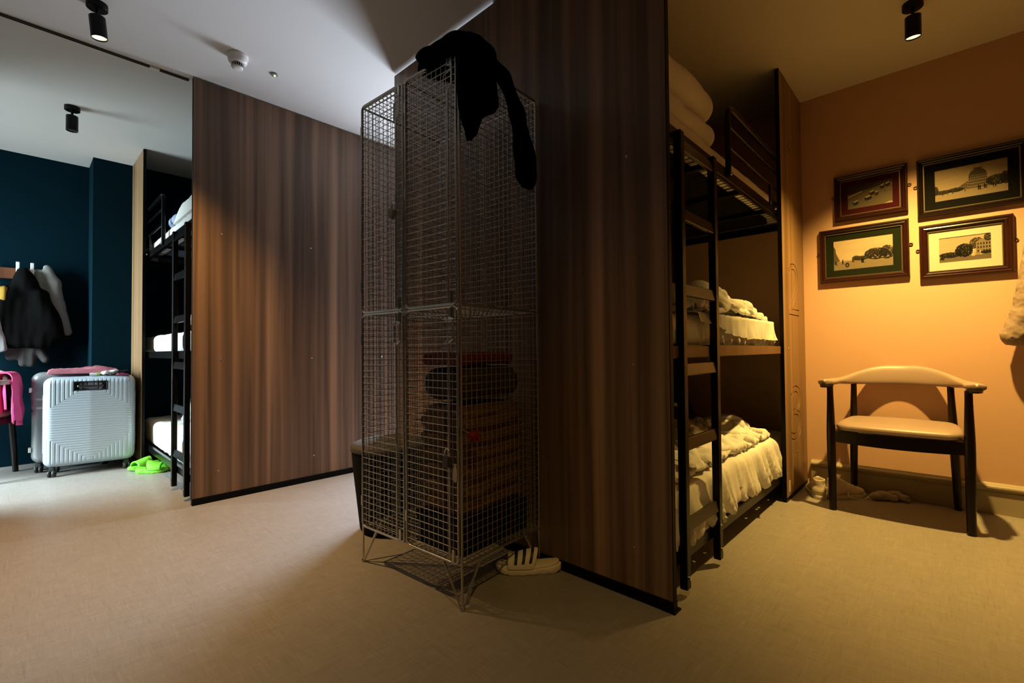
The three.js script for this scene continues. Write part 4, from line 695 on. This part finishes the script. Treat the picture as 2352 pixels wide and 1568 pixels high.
// ---------------------------------------------------------------- shoes and socks under the chair
function hiTop(label, x, z, turn, lace) {
  const o = thing('sneaker', label, 'sneaker', [x, 0, z], turn, 'worn canvas sneakers under the chair');
  const canvas = std({ map: weaveTex([0.56, 0.48, 0.38], 0.12, 61, 0.12), roughness: 0.9 }), rubber = std({ color: lin(0.60, 0.54, 0.44), roughness: 0.6 });
  const up = (x, y, z) => { // local +x toe
    let d = caps(x, y, z, [-0.085, 0.045, 0], [0.02, 0.045, 0], 0.036, 0.038); d = smin(d, ell(x, y, z, [0.075, 0.032, 0.003], [0.062, 0.033, 0.042]), 0.03); d = smin(d, caps(x, y, z, [-0.075, 0.06, 0], [-0.082, 0.115, 0], 0.035, 0.033), 0.025); d = smin(d, caps(x, y, z, [-0.04, 0.075, 0], [0.045, 0.055, 0], 0.026, 0.022), 0.02);
    d = Math.max(d, y - 0.128 - 0.15 * (x + 0.08)); d = Math.max(d, 0.018 - y);
    return Math.max(d, -Math.max(caps(x, y, z, [-0.080, 0.10, 0], [-0.085, 0.17, 0], 0.026, 0.028), 0.085 - y)) + 0.003 * noise(x * 30, y * 30, z * 30);
  };
  mesh('upper', field(up, V(0, 0.07, 0), 0.16, 72), canvas, o);
  const half = (t) => (0.037 + 0.010 * Math.sin(Math.PI * Math.min(1, Math.max(0, (t - 0.35) / 0.8)))) * Math.pow(Math.max(0, 1 - Math.abs(2 * t - 1) ** 5), 0.5);
  const out = []; for (let i = 0; i <= 40; i++) out.push(new THREE.Vector2((i / 40 - 0.46) * 0.275, half(i / 40))); for (let i = 39; i > 0; i--) out.push(new THREE.Vector2((i / 40 - 0.46) * 0.275, -half(i / 40)));
  const s = new THREE.ExtrudeGeometry(new THREE.Shape(out), { depth: 0.020, bevelEnabled: true, bevelSize: 0.002, bevelThickness: 0.002, bevelSegments: 2 }); s.rotateX(-Math.PI / 2); s.translate(0, 0.002, 0); mesh('sole', toCreasedNormals(s, 0.6), rubber, o);
  const toe = new THREE.SphereGeometry(1, 24, 12, 0, Math.PI * 2, 0, Math.PI / 2); toe.scale(0.045, 0.038, 0.041); toe.translate(0.096, 0.018, 0); mesh('toe_cap', toe, rubber, o);
  for (let k = 0; k < 6; k++) { const lx = 0.035 - k * 0.017, ly = 0.078 + k * 0.009; mesh('lace', tube([V(lx, ly - 0.012, -0.020), V(lx + 0.003, ly + 0.006, -0.008), V(lx - 0.003, ly + 0.006, 0.008), V(lx, ly - 0.012, 0.020)], 0.0026, 16, 6), M.linen, o); }
  if (lace) mesh('lace', tube(lace.map((p) => V(...p)), 0.0024, 40, 6), M.linen, o);
}
hiTop('canvas high-top sneaker against the numbered wood strip', 3.645, -0.665, 0.35, [[0.03, 0.06, 0.03], [0.02, 0.03, 0.05], [0.03, 0.006, 0.07], [0.06, 0.004, 0.11]]);
hiTop('canvas high-top sneaker behind the chair leg', 3.70, -0.52, -0.62, [[0.0, 0.06, 0.03], [-0.02, 0.02, 0.052], [0.04, 0.004, 0.07], [0.11, 0.004, 0.06], [0.13, 0.012, 0.05]]);
{
  const sock = (label, x, z, turn, seed) => { const f = (a, b, c) => { let d = caps(a, b, c, [-0.06, 0.022, 0], [0.0, 0.026, 0.01], 0.022, 0.026); d = smin(d, caps(a, b, c, [0.0, 0.026, 0.01], [0.045, 0.024, -0.012], 0.026, 0.022), 0.02); d = Math.max(d, -ell(a, b, c, [-0.088, 0.026, 0], [0.03, 0.014, 0.016])); d = Math.max(d, 0.002 - b); return d + 0.007 * noise(a * 34, b * 34, c * 34 + seed); };
    const m = mesh('sock', field(f, V(0, 0.03, 0), 0.1, 56), std({ map: weaveTex([0.34, 0.29, 0.26], 0.1, 71 + seed, 0.08), roughness: 0.95 })); m.position.set(x, 0, z); m.rotation.y = turn; tag(m, label, 'sock'); };
  sock('crumpled pale sock nearest the chair front under the seat', 3.775, -0.335, 1.9, 2);
  sock('crumpled grey sock nearest the skirting board', 3.835, -0.275, 1.3, 6);
}
// sleeve of a fleece coat hanging on the orange wall at the picture edge
{
  const f = (x, y, z) => { let d = caps(x, y, z, [-0.09, 1.62, 0.40], [-0.10, 1.15, 0.305], 0.075, 0.055); d = smin(d, caps(x, y, z, [-0.10, 1.13, 0.300], [-0.10, 1.03, 0.268], 0.058, 0.062), 0.02); d = Math.max(d, 0.975 - y - 0.12 * (z - 0.27)); d = smin(d, boxd(x, y, z, [-0.075, 1.30, 0.52], [0.055, 0.34, 0.14], 0.05), 0.04); return d + 0.006 * noise(x * 20, y * 20, z * 20) + 0.004 * noise(x * 60, y * 60, z * 60); };
  const g = field(f, V(-0.08, 1.32, 0.45), 0.42, 110); const o = thing('fleece_coat', 'brown grey fleece coat sleeve at the right picture edge', 'coat', [XR, 0, 0]);
  mesh('body', g, std({ color: lin(0.26, 0.19, 0.145), roughness: 0.95 }), o);
  mesh('hook', [rod(V(0, 1.70, 0.5), V(-0.07, 1.70, 0.5), 0.007, 10), rod(V(-0.07, 1.70, 0.5), V(-0.075, 1.74, 0.5), 0.007, 10)], M.chrome, o);
}
// ---------------------------------------------------------------- luggage in front of the blue wall
const rubberBlack = std({ color: lin(0.012, 0.012, 0.012), roughness: 0.5 });
function caster(parent, x, z, turn = 0) {
  const c = new THREE.Group();
  const fork = [box(-0.016, 0.016, 0.035, 0.075, -0.014, 0.018, 0.004)]; const wheels = [];
  for (const s of [-1, 1]) { const w = lathe([[0.006, -0.009], [0.020, -0.009], [0.0265, -0.006], [0.0265, 0.006], [0.020, 0.009], [0.006, 0.009]], 24); w.rotateZ(Math.PI / 2); w.translate(s * 0.014, 0.0265, 0.008); wheels.push(w); }
  const place = (g) => { g.rotateY(turn); g.translate(x, 0, z); return g; };
  const f = mesh('caster', fork.map(place), rubberBlack, parent); mesh('wheel', wheels.map(place), std({ color: lin(0.03, 0.03, 0.03), roughness: 0.45 }), f);
}
{
  const W = 0.565, Hh = 0.715, D = 0.27;
  const o = thing('hard_suitcase', 'pale silver ribbed hard suitcase standing in front of the far bunk', 'suitcase', [0.435, 0, -5.275], -0.142);
  const shell = phys({ color: lin(0.46, 0.53, 0.60), roughness: 0.34, metalness: 0.15, clearcoat: 0.25, clearcoatRoughness: 0.3 });
  const rib = (x, y) => { // nested L-shaped ribs, mirrored about the upright middle
    const u = W / 2 - Math.abs(x), v = Math.min(Hh / 2 - y, Hh / 2 + y), low = y < 0;
    const c = low ? 0.252 : 0.275, k = 0.75;
    const r = (v < c - k * u ? u * k : c - v) / 0.0195;
    const f = r - Math.floor(r); return smooth(0, 0.16, f) * smooth(1, 0.84, f);
  };
  const sh = soft(W, Hh, D, [0.06, 0.06, 0.055], [170, 220, 16], (v, n) => {
    const face = smooth(D / 2 - 0.03, D / 2 - 0.001, Math.abs(v.z)), inner = smooth(0.0, 0.03, W / 2 - Math.abs(v.x)) * smooth(0, 0.03, Hh / 2 - Math.abs(v.y));
    if (face > 0) { const pocket = v.z > 0 && Math.abs(v.x + 0.0) < 0.104 && v.y > 0.245 && v.y < 0.318; v.z += Math.sign(v.z) * face * (0.0045 * rib(v.x, v.y) * inner + 0.010 * (1 - Math.abs(v.x) / (W / 2))) - (pocket ? 0.024 : 0); }
    else if (Math.abs(v.x) > W / 2 - 0.01) v.x += Math.sign(v.x) * 0.003 * rib(0.1, v.y);
    if (Math.abs(v.z) < 0.012) { v.x -= Math.sign(v.x) * (Math.abs(v.x) > W / 2 - 0.02 ? 0.006 : 0); v.y -= Math.sign(v.y) * (Math.abs(v.y) > Hh / 2 - 0.02 ? 0.006 : 0); }
  });
  sh.translate(0, 0.075 + Hh / 2, 0); const body = mesh('shell', sh, shell, o);
  mesh('zip_seam', [box(-W / 2 + 0.0, -W / 2 + 0.008, 0.14, 0.72, -0.010, 0.010, 0.003), box(W / 2 - 0.008, W / 2 - 0.0, 0.14, 0.72, -0.010, 0.010, 0.003)], rubberBlack, o);
  const hy = 0.075 + Hh / 2 + 0.2815;
  mesh('handle_pocket', [box(-0.106, 0.106, hy - 0.038, hy + 0.038, D / 2 - 0.020, D / 2 - 0.012, 0.006), box(-0.106, -0.098, hy - 0.038, hy + 0.038, D / 2 - 0.02, D / 2 + 0.012, 0.003), box(0.098, 0.106, hy - 0.038, hy + 0.038, D / 2 - 0.02, D / 2 + 0.012, 0.003), box(-0.106, 0.106, hy - 0.038, hy - 0.031, D / 2 - 0.02, D / 2 + 0.012, 0.003), box(-0.106, 0.106, hy + 0.031, hy + 0.038, D / 2 - 0.02, D / 2 + 0.012, 0.003)], rubberBlack, o);
  mesh('carry_handle', tube([V(-0.08, hy, D / 2 - 0.012), V(-0.074, hy, D / 2 + 0.006), V(-0.05, hy - 0.003, D / 2 + 0.011), V(0.05, hy - 0.003, D / 2 + 0.011), V(0.074, hy, D / 2 + 0.006), V(0.08, hy, D / 2 - 0.012)], 0.010, 40, 10, false, 0.3), phys({ color: lin(0.01, 0.01, 0.011), roughness: 0.25, clearcoat: 0.5 }), o);
  for (const s of [-1, 1]) for (const z of [0.095, -0.095]) caster(o, s * 0.225, z, s * 0.3);
  for (const y of [0.25, 0.62]) mesh('side_foot', box(W / 2 - 0.004, W / 2 + 0.008, y, y + 0.03, 0.03, 0.07, 0.003), rubberBlack, o);
}
{
  const W = 0.50, Hh = 0.755, D = 0.18;
  const o = thing('hard_suitcase', 'smooth grey hard suitcase behind the silver ribbed one', 'suitcase', [0.335, 0, -5.548], -0.03);
  const shell = phys({ color: lin(0.30, 0.31, 0.32), roughness: 0.28, metalness: 0.35, clearcoat: 0.4, clearcoatRoughness: 0.25 });
  const sh = soft(W, Hh, D, [0.07, 0.07, 0.06], [30, 90, 16], (v) => { const y = v.y + Hh / 2; const st = smooth(0.455, 0.47, y) * 0.004 + smooth(0.53, 0.54, y) * 0.004 - smooth(0.595, 0.605, y) * 0.004; v.x += Math.sign(v.x) * st * smooth(W / 2 - 0.08, W / 2 - 0.04, Math.abs(v.x)); v.z += Math.sign(v.z) * st * smooth(D / 2 - 0.05, D / 2 - 0.02, Math.abs(v.z)); });
  sh.translate(0, 0.07 + Hh / 2, 0); mesh('shell', sh, shell, o);
  mesh('seam', box(-W / 2 - 0.001, W / 2 + 0.001, 0.505, 0.511, -D / 2 + 0.03, D / 2 - 0.03), rubberBlack, o);
  for (const y of [0.17, 0.66]) mesh('side_foot', box(-W / 2 - 0.016, -W / 2 + 0.002, y, y + 0.04, 0.02, 0.06, 0.004), M.plastic, o);
  for (const s of [-1, 1]) for (const z of [0.055, -0.055]) caster(o, s * 0.20, z, s * 0.4);
}
// small things lying on the suitcases
const top1 = 0.792;
{
  const P = (x, y, z) => V(x, y, z).applyMatrix4(new THREE.Matrix4().makeRotationY(-0.142).setPosition(0.435, 0, -5.275));
  const cloth = duvet('folded dusty pink cloth across the tops of both suitcases', [0.40, 0.812, -5.43], -0.1, 60, 40, 0.44, 0.40, (x, z, u, v) => [0.006 + edgeFall(u, v, 0.05, 0.05) * (0.022 + 0.016 * crease(x, z, 6, 2.7) + 0.018 * smooth(-0.1, 0.1, x) * smooth(0.2, 0.1, x)), 0, 0], std({ map: weaveTex([0.42, 0.13, 0.16], 0.1, 81, 0.1), roughness: 0.9 }), 'cloth', 'folded_cloth');
  cloth.updateMatrix();
  const a = P(0.02, top1 + 0.001, 0.085); const pk = thing('lip_balm', 'small white and lime tube lying on the silver suitcase', 'tube', [a.x, a.y, a.z], -0.05);
  const t1 = rod(V(-0.03, 0.012, 0), V(0.014, 0.012, 0), 0.0115, 16), t2 = rod(V(0.0145, 0.012, 0), V(0.034, 0.012, 0), 0.0118, 16); mesh('barrel', t1, M.white, pk); mesh('cap', t2, std({ color: lin(0.35, 0.62, 0.08), roughness: 0.4 }), pk);
  const b = P(0.115, top1 + 0.003, 0.06);
  const paper = mesh('tissue_pack', soft(0.11, 0.03, 0.07, [0.02, 0.013, 0.02], [16, 5, 12], (v) => { v.y += 0.010 * noise(v.x * 26, v.z * 26, 3) + 0.012 * smooth(-0.02, 0.05, v.x); }), M.white); paper.position.set(b.x, b.y + 0.016, b.z); paper.rotation.y = 0.3; tag(paper, 'crumpled white tissue pack on the silver suitcase', 'tissue pack');
  const c = P(0.165, top1 + 0.001, 0.07), pts = []; const R = rng(12); for (let k = 0; k < 46; k++) { const q = k * 0.75, r = 0.03 + 0.018 * Math.sin(k * 1.3); pts.push(V(Math.cos(q) * r * 1.5, 0.005 + 0.004 * (k % 9) + 0.002 * R(), Math.sin(q) * r * 0.8)); }
  const cab = thing('charging_cable', 'coiled black charging cable on the silver suitcase', 'cable', [c.x, c.y, c.z], 0.2); mesh('coil', tube(pts, 0.0032, 300, 6), rubberBlack, cab); mesh('plug', box(-0.085, -0.055, 0.001, 0.012, -0.006, 0.006, 0.003), rubberBlack, cab);
  const e = P(0.20, top1 + 0.001, 0.09); const pp = mesh('pink_pouch', soft(0.09, 0.014, 0.06, [0.02, 0.006, 0.02], [14, 4, 10], (v) => { v.y += 0.004 * noise(v.x * 20, v.z * 20, 9) - 0.012 * smooth(0.0, 0.05, v.x); }), std({ color: lin(0.32, 0.02, 0.09), roughness: 0.5 })); pp.position.set(e.x, e.y + 0.009, e.z); tag(pp, 'little magenta pouch at the right corner of the silver suitcase', 'pouch');
}
// green foam slides
slide('foam_slide', 'bright green foam slide in daylight beside the bunk ladder', 'slipper', [0.772, 0, -4.79], -0.55, [0.17, 0.62, 0.03], false, 0.235, 1.25, [-0.02, 0.075], 'bright green foam slides');
slide('foam_slide', 'green foam slide half hidden behind the silver suitcase wheel', 'slipper', [0.745, 0, -4.985], -2.75, [0.17, 0.62, 0.03], false, 0.235, 1.25, [-0.02, 0.075], 'bright green foam slides');

// ---------------------------------------------------------------- clothes on the blue wall and the towel chair
{
  const o = thing('coat_rack', 'brown wooden coat rack with white hooks on the blue wall', 'coat rack', [0, 0, ZB]);
  mesh('board', box(-0.55, 0.16, 1.640, 1.735, 0.001, 0.022, 0.004), std({ map: woodTex([0.22, 0.075, 0.032], 0.3, 3.3), roughness: 0.5 }), o);
  for (const x of [-0.42, -0.2, -0.003, 0.085]) mesh('hook', [box(x - 0.012, x + 0.012, 1.655, 1.785, 0.075, 0.088, 0.005), box(x - 0.012, x + 0.012, 1.655, 1.668, 0.02, 0.085, 0.004)], M.white, o);
}
{
  const wrinkle = (x, y, z, s) => 0.012 * noise(x * 9, y * 3.2, z * 9 + s) + 0.008 * noise(x * 22, y * 6, z * 20 + s);
  const coat = (x, y, z) => { z -= 0; let d = boxd(x, y, z, [0.03, 1.36, 0.10], [0.05 + 0.16 * smooth(1.70, 1.25, y), 0.33, 0.055], 0.05); d = smin(d, caps(x, y, z, [0.05, 1.60, 0.10], [0.03, 1.70, 0.10], 0.07, 0.035), 0.06); d = smin(d, caps(x, y, z, [0.14, 1.50, 0.10], [0.25, 1.14, 0.10], 0.06, 0.05), 0.05); d = smin(d, caps(x, y, z, [-0.06, 1.50, 0.10], [-0.15, 1.16, 0.10], 0.06, 0.05), 0.05); return d + wrinkle(x, y, z, 1); };
  const c = tag(mesh('black_coat', field(coat, V(0.04, 1.36, 0.10), 0.42, 90), M.blackCloth), 'long black coat hanging on the coat rack', 'coat'); c.position.z = ZB + 0.01;
  const shirt = (x, y, z) => { let d = caps(x, y, (z - 0.07) * 1.3, [0.178, 1.755, 0], [0.215, 1.62, 0], 0.03, 0.052); d = smin(d, caps(x, y, (z - 0.07) * 1.3, [0.215, 1.62, 0], [0.25, 1.42, 0], 0.052, 0.042), 0.03); d = smin(d, caps(x, y, (z - 0.07) * 1.3, [0.25, 1.42, 0], [0.315, 1.18, 0], 0.042, 0.038), 0.03); d = smin(d, caps(x, y, (z - 0.05) * 1.3, [0.13, 1.70, 0], [0.16, 1.40, 0], 0.04, 0.06), 0.03); d = Math.max(d, 1.145 - y - 0.3 * (x - 0.31)); return d + 0.6 * wrinkle(x, y, z, 7); };
  const s = tag(mesh('white_shirt', field(shirt, V(0.22, 1.45, 0.07), 0.36, 84), std({ color: lin(0.24, 0.235, 0.215), roughness: 0.9 })), 'off-white shirt with one sleeve hanging beside the black coat', 'shirt'); s.position.z = ZB + 0.005;
  const robe = (x, y, z) => { let d = boxd(x, y, z, [-0.215 + 0.05 * smooth(1.5, 1.0, y), 1.27, 0.12], [0.11, 0.36, 0.05], 0.045); return Math.max(d, 0.94 - y + 0.5 * (x + 0.2)) + wrinkle(x, y, z, 12); };
  const r = tag(mesh('white_towel', field(robe, V(-0.2, 1.28, 0.12), 0.40, 74), std({ color: lin(0.32, 0.33, 0.33), roughness: 0.95 })), 'white towel hanging at the left picture edge', 'towel'); r.position.z = ZB + 0.01;
  const yel = (x, y, z) => Math.max(boxd(x, y, z, [-0.09, 1.49, 0.10], [0.03, 0.07, 0.03], 0.025) + wrinkle(x, y, z, 15), -1);
  const ye = tag(mesh('yellow_cloth', field(yel, V(-0.09, 1.49, 0.10), 0.12, 40), std({ color: lin(0.30, 0.17, 0.012), roughness: 0.9 })), 'scrap of yellow cloth between the white towel and black coat', 'cloth'); ye.position.z = ZB + 0.055;
  const trou = (x, y, z) => { let d = boxd(x, y, z, [0.06, 0.97, 0.08], [0.05, 0.10, 0.03], 0.03); d = smin(d, boxd(x, y, z, [-0.03, 1.0, 0.08], [0.045, 0.07, 0.03], 0.03), 0.02); d = smin(d, caps(x, y, z, [0.10, 1.06, 0.08], [0.17, 0.93, 0.08], 0.03, 0.028), 0.03); d = smin(d, boxd(x, y, z, [0.05, 1.15, 0.07], [0.10, 0.12, 0.02], 0.02), 0.03); return d + 0.7 * wrinkle(x, y, z, 22); };
  const tr = tag(mesh('grey_trousers', field(trou, V(0.05, 1.04, 0.08), 0.26, 64), std({ color: lin(0.05, 0.045, 0.042), roughness: 0.92 })), 'grey trousers showing below the black coat', 'trousers'); tr.position.z = ZB + 0.002;
}
const towelChair = roundChair('dark wood armchair under a pink towel at the left picture edge', [-0.33, 0, -5.60], -0.455, tan);
{
  const P = [], I = [], nu = 44, nv = 40, th = 0.007;   // towel laid over the back of the chair
  const pt = (i, j, s) => { const a = mix(0.35, 1.62, i / nu), q = j / nv, rx = 0.318, rz = 0.335; const L = [0.30 + 0.03 * Math.sin(a * 9), 0.36 + 0.03 * Math.sin(a * 7 + 1)]; const tot = L[0] + 0.13 + L[1], d = q * tot; let off, y; const yt = 0.822;
    if (d < L[0]) { off = -0.046; y = yt - 0.04 - (L[0] - d); } else if (d > L[0] + 0.13) { off = 0.046; y = yt - 0.04 - (d - L[0] - 0.13); } else { const w = (d - L[0]) / 0.13 * Math.PI; off = -0.046 * Math.cos(w); y = yt - 0.04 + 0.046 * Math.sin(w); }
    const wob = 0.016 * Math.sin(a * 22 + q * 3) * smooth(0.8, 0.5, y) + 0.01 * noise(a * 6, q * 8, 3); const o2 = off + Math.sign(off || 1) * (wob + 0.01) + (s ? th : -th) * 0.5 * Math.sign(off || 1); const n = V(Math.sin(a) / rx, 0, -Math.cos(a) / rz).normalize(); return V(Math.sin(a) * rx + n.x * o2, y + (s ? th : 0) * (Math.abs(off) < 0.04 ? 1 : 0), 0.055 - Math.cos(a) * rz + n.z * o2); };
  for (const s of [1, 0]) for (let i = 0; i <= nu; i++) for (let j = 0; j <= nv; j++) { const p = pt(i, j, s); P.push(p.x, p.y, p.z); }
  const m = (nu + 1) * (nv + 1), id = (i, j) => i * (nv + 1) + j;
  for (let i = 0; i < nu; i++) for (let j = 0; j < nv; j++) { const a = id(i, j), b = id(i + 1, j), c = id(i + 1, j + 1), d = id(i, j + 1); I.push(a, b, d, b, c, d, m + a, m + d, m + b, m + b, m + d, m + c); }
  for (let i = 0; i < nu; i++) for (const j of [0, nv]) { const a = id(i, j), b = id(i + 1, j); I.push(a, b, m + a, b, m + b, m + a); }
  for (let j = 0; j < nv; j++) for (const i of [0, nu]) { const a = id(i, j), b = id(i, j + 1); I.push(a, b, m + a, b, m + b, m + a); }
  const g = new THREE.BufferGeometry(); g.setAttribute('position', new THREE.Float32BufferAttribute(P, 3)); g.setIndex(I); g.computeVertexNormals();
  const t = tag(mesh('pink_towel', uvm(g), std({ map: weaveTex([0.62, 0.055, 0.17], 0.14, 91, 0.06), roughness: 0.95, side: THREE.DoubleSide })), 'bright pink towel draped over the chair back', 'towel'); t.position.copy(towelChair.position); t.rotation.copy(towelChair.rotation);
}
renderer.render(scene, camera);
